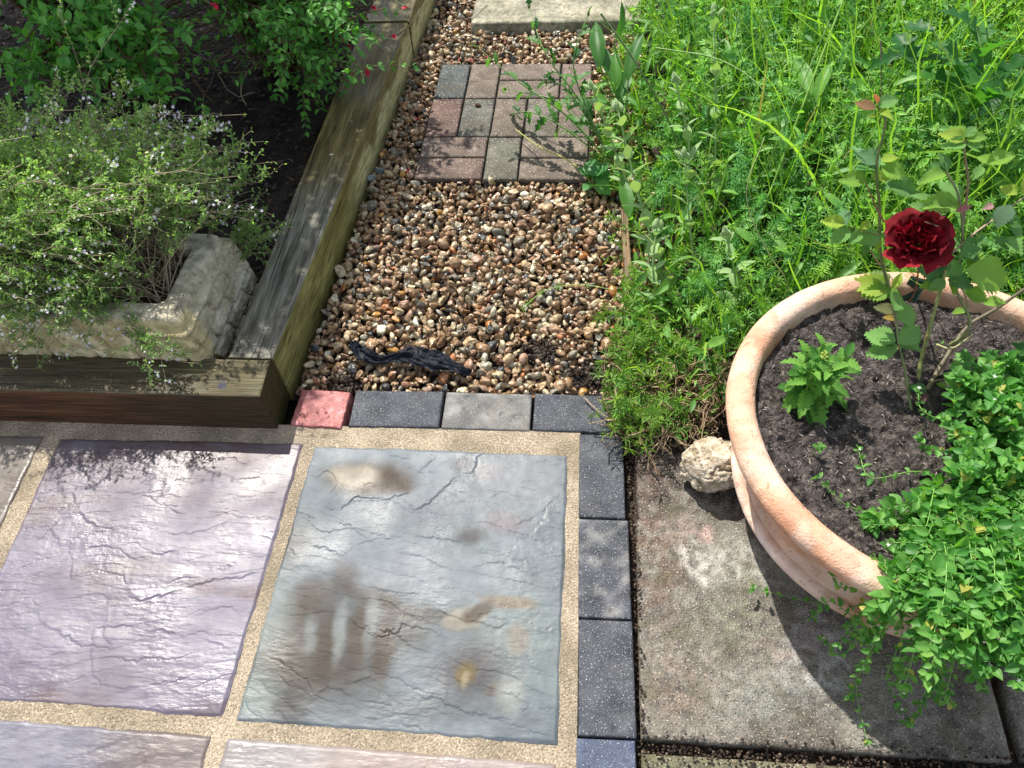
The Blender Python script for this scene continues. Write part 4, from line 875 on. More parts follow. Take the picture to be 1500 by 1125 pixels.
C = mixc((0.36, 0.28, 0.18), (0.62, 0.54, 0.42), sstep(-.35, .2, fbm(V[:, 0]*4, V[:, 1]*4, V[:, 2]*4+3, 4)))
C = mixc(C, (0.25, 0.14, 0.08), .8*sstep(.1, -.75, V[:, 2]-.3*V[:, 0])); C = mixc(C, (0.24, 0.18, 0.11), .5*sstep(.06, .0, rd))  # shaded lower right side painted brown; creases darker too
rk = link('rock', mesh('rock', v, F, M_rock, C), None, (.274, -.098, .046), (0, 0, .4)); tag(rk, 'pale pitted rock wedged beside the terracotta pot', 'rock')

# ================================================================ THE ROSE
RB = P(1350, 590, SZ+.005)
rose = thing('rose_bush', 'rose bush in the terracotta pot with one dark red double bloom', 'rose', tuple(RB)); loc = RB
def stem_path(pts, n=18): return spline([P(a, b, z) for a, b, z in pts], n)
RS = [([(1312, 452, .255), (1300, 415, .31), (1290, 370, .38), (1288, 300, .47), (1284, 240, .55), (1297, 180, .62), (1285, 155, .65)], .0034, (.16, .19, .07)),
      ([(1328, 448, .255), (1341, 425, .29), (1345, 395, .36), (1347, 370, .43), (1345, 350, .48)], .0022, (.26, .12, .07)),
      ([(1345, 560, .255), (1350, 525, .29), (1362, 480, .35), (1376, 430, .41), (1386, 395, .46)], .0044, (.24, .26, .09)),
      ([(1335, 600, .255), (1325, 540, .31), (1316, 500, .36), (1312, 455, .41), (1310, 435, .43)], .0026, (.16, .21, .08)),
      ([(1358, 572, .255), (1385, 525, .28), (1418, 478, .31), (1460, 452, .34), (1505, 420, .38)], .0048, (.12, .10, .06)),
      ([(1392, 505, .29), (1415, 490, .33), (1420, 465, .36), (1400, 420, .42), (1410, 360, .48), (1405, 290, .56), (1385, 250, .60)], .0034, (.19, .21, .09)),
      ([(1395, 370, .48), (1430, 340, .50), (1465, 315, .52), (1505, 285, .55)], .0022, (.33, .24, .16)),
      ([(1410, 330, .51), (1418, 270, .57), (1413, 225, .62), (1415, 200, .64)], .0024, (.22, .16, .09)),
      ([(1418, 478, .31), (1416, 440, .36), (1400, 405, .40), (1385, 380, .43)], .0018, (.28, .22, .12)),
      ([(1372, 505, .31), (1395, 510, .32), (1425, 490, .33)], .0022, (.30, .30, .13)),
      ([(1290, 390, .35), (1278, 372, .37), (1272, 362, .39)], .0016, (.30, .20, .12)),
      ([(1295, 325, .44), (1282, 300, .47), (1266, 262, .51)], .0018, (.30, .13, .08)),
      ([(1400, 355, .49), (1380, 335, .52), (1355, 325, .54)], .0014, (.42, .32, .18)), ([(1398, 345, .50), (1378, 315, .53), (1362, 300, .55)], .0013, (.42, .30, .18)),
      ([(1290, 345, .42), (1262, 338, .43), (1240, 330, .44)], .0012, (.25, .20, .08)), ([(1320, 520, .33), (1345, 505, .34)], .0012, (.2, .2, .08)), ([(1350, 575, .27), (1365, 560, .29), (1385, 555, .30)], .0013, (.2, .2, .08))]
for pts, r, c in RS:
    q_ = stem_path(pts, 22); V, F, C = tubes((q_-loc)[None], (np.linspace(r, r*.55, 22)*(1+.10*np.sin(np.arange(22)*2.3)))[None], 8, c); link('stem', mesh('stem', V, F, M_stem, C), rose)
# thorns as one small part
TH = []
for pts, r, c in RS[:6]:
    q_ = stem_path(pts, 12)
    for i in range(1, 11, 2):
        d = np.random.default_rng(i).normal(size=3); d /= np.linalg.norm(d); TH.append(np.stack([q_[i]+d*r*.5, q_[i]+d*(r+.002), q_[i]+d*(r+.0055)-[0, 0, .002]]))
V, F, C = tubes(np.array(TH)-loc, np.array([[.0016, .0008, .0001]]*len(TH)), 4, (.30, .16, .09)); tag(link('thorn', mesh('thorn', V, F, M_stem, C), rose), kind='stuff')
G1, G2, G3, G4 = (.11, .26, .07), (.20, .38, .05), (.17, .36, .09), (.32, .46, .06)    # deep, fresh, bluish, yellow-green
# leaflets: (base px, py, z) -> (tip px, py, z), width factor, colour
LV = [((1283, 160, .65), (1252, 148, .65), .8, (.26, .14, .07)), ((1285, 156, .65), (1318, 142, .66), 1.05, G3), ((1284, 165, .64), (1308, 170, .65), .8, G4), ((1285, 152, .655), (1283, 134, .665), .7, (.40, .12, .04)), ((1284, 170, .63), (1270, 170, .63), .7, G4),
      ((1286, 240, .55), (1254, 222, .56), 1.3, (.12, .26, .11)), ((1284, 250, .54), (1256, 205, .56), 1.1, (.13, .28, .12)), ((1270, 262, .51), (1232, 262, .51), 1.1, G2), ((1275, 258, .51), (1312, 268, .50), .9, G4), ((1290, 235, .55), (1316, 228, .56), 1.1, G4), ((1292, 245, .54), (1330, 258, .54), 1.1, G2), ((1300, 268, .52), (1350, 285, .52), .9, G1), ((1290, 280, .5), (1325, 262, .51), .8, G1),
      ((1240, 330, .44), (1232, 305, .45), 1.3, (.13, .28, .12)), ((1238, 328, .44), (1203, 322, .44), 1.0, G4), ((1245, 335, .43), (1218, 352, .42), 1.3, G3), ((1258, 338, .43), (1275, 322, .44), .9, G4), ((1262, 340, .43), (1244, 356, .42), 1.1, G3), ((1290, 345, .42), (1258, 352, .42), 1.3, G3), ((1290, 347, .42), (1302, 340, .43), 1.1, G3), ((1275, 358, .41), (1262, 375, .39), 1.1, G1), ((1290, 352, .41), (1283, 366, .4), 1.0, G4),
      ((1385, 250, .60), (1366, 238, .61), 1.1, G1), ((1385, 255, .60), (1350, 262, .60), 1.0, G2), ((1388, 250, .60), (1378, 222, .62), 1.1, G1), ((1355, 310, .55), (1333, 297, .56), 1.1, G3), ((1365, 300, .55), (1338, 282, .56), 1.1, G3), ((1360, 300, .555), (1395, 290, .56), 1.1, G2), ((1405, 300, .55), (1345, 300, .56), .8, G2), ((1400, 300, .55), (1380, 262, .57), 1.2, G3), ((1400, 310, .55), (1425, 300, .56), .7, (.40, .16, .16)),
      ((1413, 205, .64), (1380, 192, .65), 1.1, G4), ((1414, 202, .64), (1395, 182, .65), 1.1, G2), ((1414, 200, .645), (1432, 184, .655), 1.1, G3), ((1415, 205, .64), (1448, 198, .65), 1.0, G2), ((1414, 210, .635), (1385, 212, .64), 1.0, G3), ((1416, 210, .635), (1440, 214, .64), 1.0, G3),
      ((1440, 245, .58), (1425, 262, .57), 1.1, G3), ((1445, 240, .58), (1490, 222, .60), 1.0, G2), ((1455, 240, .58), (1432, 226, .58), 1.0, G2), ((1490, 285, .55), (1465, 272, .55), 1.2, G4), ((1495, 285, .55), (1505, 255, .57), 1.3, G4), ((1480, 300, .54), (1460, 330, .52), 1.3, (.11, .20, .11)), ((1465, 315, .52), (1440, 328, .51), 1.1, G1), ((1470, 320, .52), (1495, 322, .52), 1.2, G1), ((1480, 330, .51), (1500, 345, .5), 1.2, G1), ((1455, 300, .54), (1442, 305, .54), 1.1, (.50, .30, .28)), ((1445, 345, .50), (1425, 358, .49), 1.2, G1), ((1455, 350, .49), (1480, 362, .49), 1.1, G1), ((1470, 350, .49), (1500, 370, .49), 1.2, G3), ((1430, 350, .49), (1408, 378, .48), 1.1, G1),
      ((1415, 395, .46), (1495, 412, .44), 1.05, G2), ((1420, 395, .45), (1440, 368, .47), 1.2, G2), ((1430, 385, .46), (1408, 360, .47), 1.1, G1),
      ((1385, 405, .44), (1350, 395, .45), 1.2, (.10, .24, .08)), ((1385, 403, .45), (1372, 378, .46), 1.3, (.10, .24, .08)), ((1387, 403, .45), (1410, 382, .46), 1.3, G3), ((1385, 410, .44), (1362, 425, .43), 1.2, G3), ((1388, 410, .44), (1430, 416, .44), 1.3, (.10, .24, .08)), ((1390, 412, .44), (1405, 432, .42), 1.2, G2), ((1382, 415, .43), (1350, 418, .43), 1.1, G2), ((1412, 425, .41), (1450, 440, .40), 1.0, G2),
      ((1302, 420, .30), (1276, 395, .32), 1.1, (.22, .34, .12)), ((1304, 422, .30), (1248, 412, .31), 1.0, G4), ((1305, 424, .30), (1262, 432, .29), 1.1, G2), ((1308, 425, .30), (1285, 437, .28), 1.0, G2), ((1306, 422, .30), (1322, 400, .32), .9, G4), ((1300, 425, .29), (1325, 432, .29), .8, G2),
      ((1310, 460, .41), (1280, 448, .41), 1.1, (.16, .17, .07)), ((1310, 455, .42), (1318, 425, .43), 1.4, G3), ((1312, 465, .40), (1350, 455, .40), 1.3, G3), ((1310, 470, .39), (1294, 462, .39), 1.0, (.40, .28, .06)), ((1312, 500, .36), (1266, 485, .35), 1.2, G3), ((1315, 502, .36), (1352, 478, .37), 1.2, G3), ((1316, 508, .35), (1268, 518, .33), 1.2, G3), ((1318, 508, .35), (1358, 508, .34), 1.0, G3), ((1312, 505, .35), (1288, 500, .35), 1.2, G1),
      ((1358, 575, .29), (1330, 565, .29), 1.1, (.09, .19, .08)), ((1360, 578, .29), (1338, 585, .28), 1.3, (.16, .09, .08)), ((1388, 575, .29), (1425, 578, .30), 1.1, G2), ((1385, 570, .29), (1372, 560, .29), 1, G2), ((1440, 445, .36), (1475, 440, .37), 1.0, G2), ((1395, 460, .36), (1420, 452, .37), .9, G2)]
LM = {}
for k, (b, e, wf, c) in enumerate(LV):
    A, B = P(*b), P(*e); d = B-A; L = np.linalg.norm(d)
    key = (k % 5, tuple(c), round(wf, 1))
    if key not in LM:
        V0, F0 = leaf_outline([(0, .01), (.1, .14), (.3, .29), (.55, .30), (.8, .17), (.93, .07), (1, 0)], .16+.1*(k % 3), .12+.07*(k % 4), 21, 1, .030, wavy=.012*(k % 3)); V0 = V0*[wf, 1, 1]
        LM[key] = mesh('leaf', V0, F0, M_rose, c)
    r2 = np.random.default_rng(900+k); up = np.array([[r2.normal(0, .35), -.45+r2.normal(0, .3), 1.]]); m = frames(d[None], up)[0]*L
    o = link('leaf', LM[key], rose); t_ = A-loc; o.matrix_local = Matrix([[*m[i], t_[i]] for i in range(3)]+[[0, 0, 0, 1]])
# bloom
BL = P(1343, 352, .50)
ax = np.array([-.05, -.42, .9]); ax /= np.linalg.norm(ax)
bloom = link('bloom', None, rose); bloom.location = BL-loc
def petal_mesh(seed, cup, ruff, wd):
    nu, nv = 11, 11; r2 = np.random.default_rng(seed); u, v = np.meshgrid(np.linspace(-1, 1, nu), np.linspace(0, 1, nv), indexing='ij')
    wdt = wd*np.sin(np.clip(v*.86+.06, 0, 1)*np.pi*.62)**.75; notch = .06*np.exp(-(u/.25)**2)*(v > .8)
    ph = r2.uniform(0, 6, 3)
    x = u*wdt; y = v*(1-.18*u**2)-notch
    z = cup*(v**1.6)*.55+cup*.28*(u**2)*v+ruff*v**2*(np.sin(u*5+ph[0])*.10+np.sin(u*9+ph[1])*.05)-.20*np.maximum(0, v-.72)**1.0*(1+ruff)
    return np.stack([x, y, z], -1).reshape(-1, 3), grid_faces(nu, nv)
tmp = frames(np.array([[0., 1, 0]]), ax[None])[0]   # local x,y in the bloom plane, z = axis
tmp = np.stack([np.cross([0, 1, 0], ax)/np.linalg.norm(np.cross([0, 1, 0], ax)), np.cross(ax, np.cross([0, 1, 0], ax)/np.linalg.norm(np.cross([0, 1, 0], ax))), ax], -1)
bpc = [(.20, .0015, .009), (.27, .003, .014), (.14, .001, .006)]
PM = [mesh('petal', *petal_mesh(k, [1.5, 1.1, .6, .35][k // 4], [1.8, 2.2, 2.0, 1.5][k // 4], [.50, .58, .66, .72][k // 4]), M_petal, bpc[k % 3]) for k in range(16)]
gold = 2.39996
for i in range(46):
    f = i/45; ring = min(3, int(f*4)); a = i*gold+random.uniform(-.55, .55)
    open_ = .18+1.28*f**.7+random.uniform(-.16, .16)                      # angle away from the axis
    L = (.018+.0255*f)*random.uniform(.88, 1.12)
    d = np.array([math.cos(a)*math.sin(open_), math.sin(a)*math.sin(open_), math.cos(open_)])
    inw = np.array([-math.cos(a)*math.cos(open_), -math.sin(a)*math.cos(open_), math.sin(open_)])+np.random.default_rng(i).normal(0, .30, 3)
    base = np.array([math.cos(a), math.sin(a), 0])*(.002+.013*f)+[0, 0, .012*(1-f)-.006]
    if i % 4 == 3: base += np.array([math.cos(a*1.7), math.sin(a*1.7), 0])*.009
    m = tmp @ frames(d[None], inw[None])[0]*L; b_ = tmp @ base
    o = link('petal', PM[ring*4+i % 4], bloom); o.matrix_local = Matrix([[*m[k], b_[k]] for k in range(3)]+[[0, 0, 0, 1]])
V, F, C = lathe([(.001, -.022), (.005, -.020), (.009, -.012), (.006, -.004)], 12, lambda x, y, z, k: 0*x[..., None]+np.array((.09, .17, .05))); link('calyx', mesh('calyx', V @ tmp.T, F, M_stem, C), bloom)
# plant label half hidden behind the stems
lb = P(1325, 448, .252)
pl_ = thing('plant_label', 'small dark green plastic plant label tucked behind the rose stems', 'plant label', tuple(lb)); 
bm_w, bm_h = .032, .062
def box(w_, d_, h_, z0=0): 
    V = np.array([(sx*w_/2, sy*d_/2, z0+sz*h_) for sz in (0, 1) for sy in (-1, 1) for sx in (-1, 1)]); return V, np.array([[0, 2, 3, 1], [4, 5, 7, 6], [0, 1, 5, 4], [2, 6, 7, 3], [0, 4, 6, 2], [1, 3, 7, 5]])
V, F = box(bm_w, .0016, bm_h, .0); o = link('tag_plate', mesh('tag_plate', V, F, M_label, (.012, .05, .03), False), pl_)
V, F, C = merge([(*box(bm_w*.9, .0012, .002, .058), (.10, .16, .14)), (*box(.002, .0012, .055, .002), (.10, .16, .14))]); V[8:, 0] += .0145; V[:, 1] -= .0009
link('tag_border', mesh('tag_border', V, F, M_label, C, False), pl_)
V, F = box(.012, .0014, .03, -.028); link('tag_spike', mesh('tag_spike', V, F, M_label, (.012, .05, .03), False), pl_); pl_.rotation_euler = (-.35, .12, -.25)

# ================================================================ LEAFY PLANTS IN THE POT
def rosette_plant(name, label, cat, base, n, h, L, col0, col1, lob, spread=1.0, seed=0, group=None, bud=True):
    r2 = np.random.default_rng(seed); t = thing(name, label, cat, tuple(base), group); st = []; Ms = []; K = 8
    lm = [mesh('leaf', *lobed(6, .30, .33, .25+.25*k, .34, seed+k, 31) if lob else leaf_outline(OVATE, .2, .2, 9), M_leaf, col0 if k == 0 else (col1 if k == 1 else tuple((np.array(col0)+np.array(col1))/2))) for k in range(3)]
    ns = max(1, n//11); tops = []
    for s in range(ns):
        a = s*2.4+r2.uniform(0, 1); rr = .010*np.sqrt(s); tip = np.array([math.cos(a)*spread*.032*(s > 0), math.sin(a)*spread*.032*(s > 0), h*r2.uniform(.7, 1.05)]); b = np.array([math.cos(a)*rr, math.sin(a)*rr, -.01])
        st.append(b+(tip-b)*np.linspace(0, 1, K)[:, None]); tops.append(tip)
    V, F, C = tubes(np.array(st), np.full((ns, K), .0022), 6, (.14, .26, .06)); link('stem', mesh('stem', V, F, M_stem, C), t)
    for i in range(n):
        s = i % ns; f = .12+.88*((i//ns+.5)/(n/ns)); q_ = st[s][0]+(st[s][-1]-st[s][0])*f; a = i*gold+r2.uniform(-.3, .3); el = -.35+1.35*f+r2.normal(0, .14)
        d = np.array([math.cos(a)*math.cos(el), math.sin(a)*math.cos(el), math.sin(el)]); l = L*(1.15-.65*f)*r2.uniform(.8, 1.15)
        up = np.array([-math.cos(a)*math.sin(el), -math.sin(a)*math.sin(el), math.cos(el)])+r2.normal(0, .2, 3)
        m = frames(d[None], up[None])[0]*l; o = link('leaf', lm[r2.integers(3)], t); o.matrix_local = Matrix([[*m[k], q_[k]] for k in range(3)]+[[0, 0, 0, 1]])
    if bud:
        v, f_ = ico(2); b0 = tops[0]+[0, 0, .004]; v = np.concatenate([v*.0028+b0+r2.normal(0, .0035, 3) for _ in range(14)]); f_ = np.concatenate([f_+42*k for k in range(14)]); link('flower_bud', mesh('flower_bud', v, f_, M_leaf, (.30, .38, .08)), t)
    return t
rosette_plant('leafy_plant', 'bright green crinkle-leaved young plant by the left of the pot soil', 'plant', P(1183, 578, SZ+.005), 72, .135, .052, (.06, .20, .03), (.19, .42, .07), True, seed=3)
rosette_plant('leafy_plant', 'darker lobed-leaf plant at the right edge of the pot, cut by the frame', 'plant', P(1500, 560, SZ+.005), 34, .11, .055, (.05, .16, .035), (.09, .23, .055), True, seed=9, bud=False)
for a, b, nn_, hh in [(1190, 668, 6, .018), (1315, 330, 0, 0), (1450, 400, 0, 0), (1285, 655, 5, .015)]:
    pass
def seedling(px, py, n, L, label, seed):
    r2 = np.random.default_rng(seed); b = P(px, py, SZ+.012); t = thing('seedling', label, 'seedling', tuple(b)); me = mesh('leaf', *leaf_outline(OVATE, .15, .15, 7), M_leaf, (.12, .30, .06))
    V, F, C = tubes((np.array([[0, 0, -.01], [0, 0, 0], [.002, 0, .008], [.002, 0, .014]]))[None], np.full((1, 4), .001), 5, (.16, .28, .07)); link('stem', mesh('stem', V, F, M_stem, C), t)
    for i in range(n):
        a = i*gold; el = r2.uniform(.1, .6); d = np.array([[math.cos(a)*math.cos(el), math.sin(a)*math.cos(el), math.sin(el)]]); m = frames(d, np.array([[0, 0, 1.]]))[0]*L*r2.uniform(.8, 1.2)
        o = link('leaf', me, t); o.matrix_local = Matrix([[*m[k], [.002, 0, .006+.003*i][k]] for k in range(3)]+[[0, 0, 0, 1]])
seedling(1193, 662, 6, .014, 'tiny seedling in bare soil below the crinkle-leaved plant', 4)
seedling(1372, 512, 4, .010, 'tiny pale seedling on the soil among the thick rose stems', 6)

# ================================================================ CHICKWEED
def chickweed():
    C0 = P(1440, 640, SZ); t = thing('chickweed', 'mass of bright green chickweed covering the front of the pot and spilling over the rim', 'weed', tuple(C0)); loc = C0
    paths = []; K = 16
    r2 = np.random.default_rng(21)
    def in_img(p): 
        return proj(p)
    tries = 0
    while len(paths) < 330 and tries < 4000:
        tries += 1
        # root on the soil in the right / front part, travel outward and hang beyond the rim
        a = r2.uniform(-1.95, .8); rr = r2.uniform(.10, .30); b = np.array([PC[0]+rr*math.cos(a), PC[1]+rr*math.sin(a), SZ+.01])
        bx, by = proj(b)
        if bx < 1265+max(0, (660-by))*.6 or by < 515: continue
        a2 = a+r2.normal(0, .35); ln = r2.uniform(.08, .30)
        ctrl = [b]; p = b.copy(); v = np.array([math.cos(a2), math.sin(a2), r2.uniform(.5, 1.3)]); 
        for s in range(5):
            v = v/np.linalg.norm(v); p = p+v*ln/5; v[2] -= .42; v[:2] += r2.normal(0, .16, 2); rad_ = np.hypot(p[0]-PC[0], p[1]-PC[1])
            if rad_ < .365: p[2] = max(p[2], (SZ+.012) if rad_ < .295 else RIMZ+.006)
            p[2] = max(p[2], .012); ctrl.append(p.copy())
        e = proj(ctrl[-1])
        if e[0] < 1240+max(0, 740-e[1])*.35 or e[0] > 1640 or e[1] < 515 or e[1] > 1000+max(0, e[0]-1330)*.05 or (e[0] < 1330 and e[1] > 900): continue
        paths.append(spline(ctrl, K))
    ex = [[(1330, 850, .315), (1300, 870, .27), (1240, 890, .10), (1180, 880, .06), (1105, 862, .03)], [(1350, 840, .32), (1320, 870, .28), (1290, 930, .10), (1255, 1000, .03), (1270, 1085, .02)],
          [(1350, 850, .32), (1300, 900, .24), (1265, 930, .14), (1230, 960, .07), (1205, 935, .05)], [(1400, 850, .32), (1370, 960, .15), (1350, 1030, .05), (1330, 1060, .03)], [(1360, 850, .31), (1280, 820, .29), (1235, 815, .26)], [(1320, 840, .31), (1255, 860, .2), (1225, 855, .2), (1232, 812, .24)],
          [(1440, 720, .27), (1380, 735, .275), (1310, 752, .275), (1240, 740, .27), (1200, 700, .275)], [(1430, 680, .27), (1380, 700, .275), (1340, 690, .28), (1275, 700, .28), (1258, 660, .27)], [(1420, 770, .29), (1340, 770, .30), (1270, 768, .3)], [(1400, 850, .31), (1355, 800, .31), (1310, 795, .31), (1300, 800, .31)],
          [(1460, 640, .27), (1430, 590, .30), (1420, 560, .32)], [(1440, 640, .27), (1390, 620, .29), (1350, 600, .30), (1345, 570, .30)], [(1470, 640, .27), (1462, 600, .30), (1470, 570, .32)], [(1400, 660, .27), (1360, 660, .30), (1345, 640, .32)], [(1360, 850, .31), (1330, 920, .2), (1300, 990, .06), (1320, 1040, .03)],
          [(1420, 860, .3), (1420, 960, .15), (1440, 1010, .08)], [(1380, 860, .3), (1350, 980, .1), (1380, 1000, .05), (1375, 1030, .02)], [(1300, 850, .28), (1260, 905, .16), (1215, 880, .12), (1190, 905, .08)], [(1440, 700, .27), (1400, 640, .33), (1380, 610, .36)], [(1480, 860, .31), (1490, 950, .22), (1500, 1010, .16)]]
    for e in ex:
        paths.append(spline([P(*q_) for q_ in e], K))
    for _ in range(46):
        e_ = (r2.uniform(1400, 1520), r2.uniform(520, 690), r2.uniform(.28, .36)); a_ = (e_[0]+r2.uniform(10, 50), e_[1]+r2.uniform(50, 110), .262); m_ = ((a_[0]+e_[0])/2+r2.normal(0, 15), (a_[1]+e_[1])/2-10, .31)
        paths.insert(0, spline([P(*q_) for q_ in (a_, m_, e_)], K))
    for _ in range(26):
        a_ = (r2.uniform(1320, 1420), r2.uniform(835, 880), .31); e_ = (r2.uniform(1205, 1420), r2.uniform(890, 1030), r2.uniform(.03, .15)); m_ = ((a_[0]+e_[0])/2+r2.normal(0, 15), (a_[1]+e_[1])/2-15, .26)
        ex.append([a_, m_, e_]); paths.append(spline([P(*q_) for q_ in (a_, m_, e_)], K))
    p = np.array(paths); N = len(p)
    V, F, C = tubes(p-loc, np.linspace(.0011, .0007, K)[None]*np.ones((N, 1)), 4, np.array((.14, .28, .06))*r2.uniform(.7, 1.3, (N, 1))); tag(link('stem', mesh('stem', V, F, M_stem, C), t), kind='stuff')
    Ts, Ds, Ls = [], [], []; tt = np.gradient(p, axis=1); tt /= np.linalg.norm(tt, axis=2, keepdims=True)
    for k in range(1, K):
        o = r2.normal(size=(N, 3)); d = tt[:, k]; o -= (o*d).sum(1)[:, None]*d; o /= np.linalg.norm(o, axis=1)[:, None]
        ext = 3 if k >= K-2 else 1
        for e in range(ext):
            for s in (1, -1):
                oo = o*s if e == 0 else np.cross(o, d)*s*(1 if e == 1 else .6)+o*(.6 if e == 2 else 0)
                Ts.append(p[:, k]+r2.normal(0, .0015, (N, 3))); Ds.append(oo+d*.5+[0, 0, .25]); Ls.append(np.where(np.arange(N) >= N-len(ex), .55, 1)*np.clip(r2.lognormal(math.log(.0185), .30, N), .008, .030)*(1 if k < K-2 else .8))
    Ts, Ds, Ls = np.vstack(Ts), np.vstack(Ds), np.concatenate(Ls)
    M = frames(Ds, r2.normal(0, .35, Ds.shape)+[0, 0, 1])*Ls[:, None, None]; col = mixc((.06, .21, .04), (.20, .43, .10), r2.random(len(Ts))**1.3)
    yl = r2.random(len(Ts)) < .03; col[yl] = (.42, .42, .10)
    V0, F0 = leaf_outline([(0, .02), (.12, .14), (.32, .31), (.6, .30), (.85, .15), (1, 0)], .24, .26, 6, wavy=.02); leaf_parts(t, V0, F0, M, Ts, col, M_weed, 300)
    # starry white flowers at some tips
    fl = p[r2.random(N) < .4][:, -1]+[0, 0, .004]; n_ = len(fl); V0 = np.array([(0, 0, 0)]+[(math.cos(a)*r_, math.sin(a)*r_, .15) for a in np.arange(20)*np.pi/10 for r_ in [1 if int(round(a/(np.pi/10))) % 4 in (0, 1) else .35]]); F0 = np.array([[0, 1+i, 1+(i+1) % 20] for i in range(20)])
    V, F, C = inst(V0, F0, frames(r2.normal(size=(n_, 3)), r2.normal(0, .4, (n_, 3))+[0, -.3, 1])*r2.uniform(.0028, .004, n_)[:, None, None], fl-loc, np.full((n_, 3), .8)); tag(link('flower', mesh('flower', V, F, M_white, C), t), kind='stuff')
chickweed()

# ================================================================ WILD BED BEYOND AND BESIDE THE POT
wild = sheet('wild_bed', 0.095, 4.2, 0.02, 4.5, -0.028, 120, 120, M_soil, soilcol, lambda x, y: .01*fbm(x*12, y*12, 4, 4)); tag(wild, kind='structure')
eb = link('edging_board', mesh('edging_board', *(lambda vf: (vf[0], vf[1]))(box(.018, .62, .075, -.055)), M_wood2, (.16, .10, .05), False), None, (.118, .425, .0)); eb.rotation_euler = (0, 0, .01)
tag(eb, 'half-buried brown edging board between the gravel and the weeds', 'edging board')
def xedge(y):   # left limit of the weeds (they lean over the gravel a little)
    return np.interp(y, [-.05, .1, .3, .45, .75, 1.0, 1.3, 1.6, 2.2, 3.5], [.10, .10, .085, .115, .10, .04, .05, .12, .26, .3])
def wild_pts(n, m=0.0, xmax=2.7, ymax=3.3, power=1.0):
    out = []
    while sum(len(o) for o in out) < n:
        y = rng.uniform(.0, 1, n*2)**power*ymax-.02; x = rng.uniform(.05, xmax, n*2); p = np.stack([x, y], 1)
        k = (x > xedge(y)+m) & outpot(p, .012) & ~((y < .02+.3*sstep(.32, .20, x)*0) & (x < .25)) & ~((x < .36) & (y < -.02))
        # what the camera can see plus a margin
        px, py = proj(np.c_[p, np.full(len(p), .25)]); k &= (px < 1900) & (py > -520)
        out.append(p[k])
    return np.vstack(out)[:n]
def hgt(x, y):  # height of the growth: low at the edge, tall behind
    return .07+.34*sstep(0, .55, x-xedge(y))*sstep(-.1, .5, y)+.12*sstep(.8, 1.8, y)*sstep(.2, .6, x-xedge(y))
def pushout(tip):
    """keep stems from growing through the pot"""
    d = tip[:, :2]-POT; r = np.hypot(d[:, 0], d[:, 1]); lim = POTR+.012; k = (r < lim) & (tip[:, 2] < .36)
    tip[k, :2] = POT+d[k]/r[k, None]*lim; return tip
# --- goosegrass: stems carrying whorls of narrow leaves
N = 4200; b = wild_pts(N, 0, power=1.0); H = hgt(b[:, 0], b[:, 1])*rng.uniform(.45, 1.18, N); K = 15
tip = np.c_[b+rng.normal(0, .10, (N, 2))*np.clip(H, .1, .4)[:, None]*2.4+np.array([-.01, -.05]), H]; tip = pushout(tip)
base = np.c_[b, np.full(N, -.02)]; p = stems_to(base, tip, K, wig=.010, up=.25)
dd = p[..., :2]-POT; r_ = np.hypot(dd[..., 0], dd[..., 1]); kk = (r_ < POTR+.006) & (p[..., 2] < .34); p[..., :2] = np.where(kk[..., None], POT+dd/np.maximum(r_, .01)[..., None]*(POTR+.006), p[..., :2])
V, F, C = tubes(p, np.linspace(.0016, .0008, K)[None]*np.ones((N, 1)), 3, np.array((.10, .22, .04))*rng.uniform(.7, 1.5, (N, 1)))
def whorl(n=7, seed=0, L=1.0, tilt=.35):
    r2 = np.random.default_rng(seed); Vs, Fs = [], []; v0, f0 = tri_leaf(.21, .04, .10)
    for i in range(n):
        a = i*2*np.pi/n+r2.uniform(-.2, .2); t = tilt+r2.normal(0, .15); l = L*r2.uniform(.8, 1.1)
        d = np.array([[math.cos(a)*math.cos(t), math.sin(a)*math.cos(t), math.sin(t)]]); m = frames(d, np.array([[0, 0, 1.]]))[0]
        Vs.append(v0 @ m.T*l); Fs.append(f0+4*i)
    return np.vstack(Vs), np.vstack(Fs)
parts = [(V, np.asarray(F), C)]
tq = [(V, F, C)]
tt = np.gradient(p, axis=1); tt /= np.linalg.norm(tt, axis=2, keepdims=True)
whs = []
for s in range(4):
    wv, wf = whorl(7 if s < 3 else 6, s, 1.0, [.25, .45, .15, .6][s]); ks = np.arange(s+1, K, 1)
    selN = np.arange(N) % 4 == s
    q_ = p[selN][:, 2:].reshape(-1, 3); d = tt[selN][:, 2:].reshape(-1, 3); n_ = len(q_)
    fr_ = np.tile(np.linspace(0, 1, K-2), selN.sum()); L = (.0255-.013*fr_**2)*rng.uniform(.75, 1.25, n_)
    x_ = np.cross(d, rng.normal(size=d.shape)); x_ /= np.linalg.norm(x_, axis=1)[:, None]; y_ = np.cross(d, x_); M = np.stack([x_, y_, d], -1)*L[:, None, None]
    dist = np.linalg.norm(q_-CAM, axis=1); 
    hl = np.clip(H[selN]/.34, .22, 1).repeat(K-2); kp = rng.random(n_) < hl
    young = np.clip(.25+.75*fr_+rng.normal(0, .25, n_), 0, 1)
    tone = np.clip(.5+1.6*fbm(b[selN][:, 0]*5, b[selN][:, 1]*5, 7, 2)+rng.normal(0, .3, selN.sum()), 0, 1).repeat(K-2)
    col = mixc(mixc((.05, .17, .045), (.10, .26, .04), tone), mixc((.14, .39, .11), (.31, .54, .08), tone), young)*rng.uniform(.8, 1.2, (n_, 1))
    whs.append(inst(wv, wf, M[kp], q_[kp], col[kp]))
V3, F3, C3 = merge(whs)
gg = link('goosegrass', mesh('goosegrass', np.vstack([V, V3]), [F, F3+len(V)], M_weed, np.vstack([C, C3]))); tag(gg, kind='stuff')
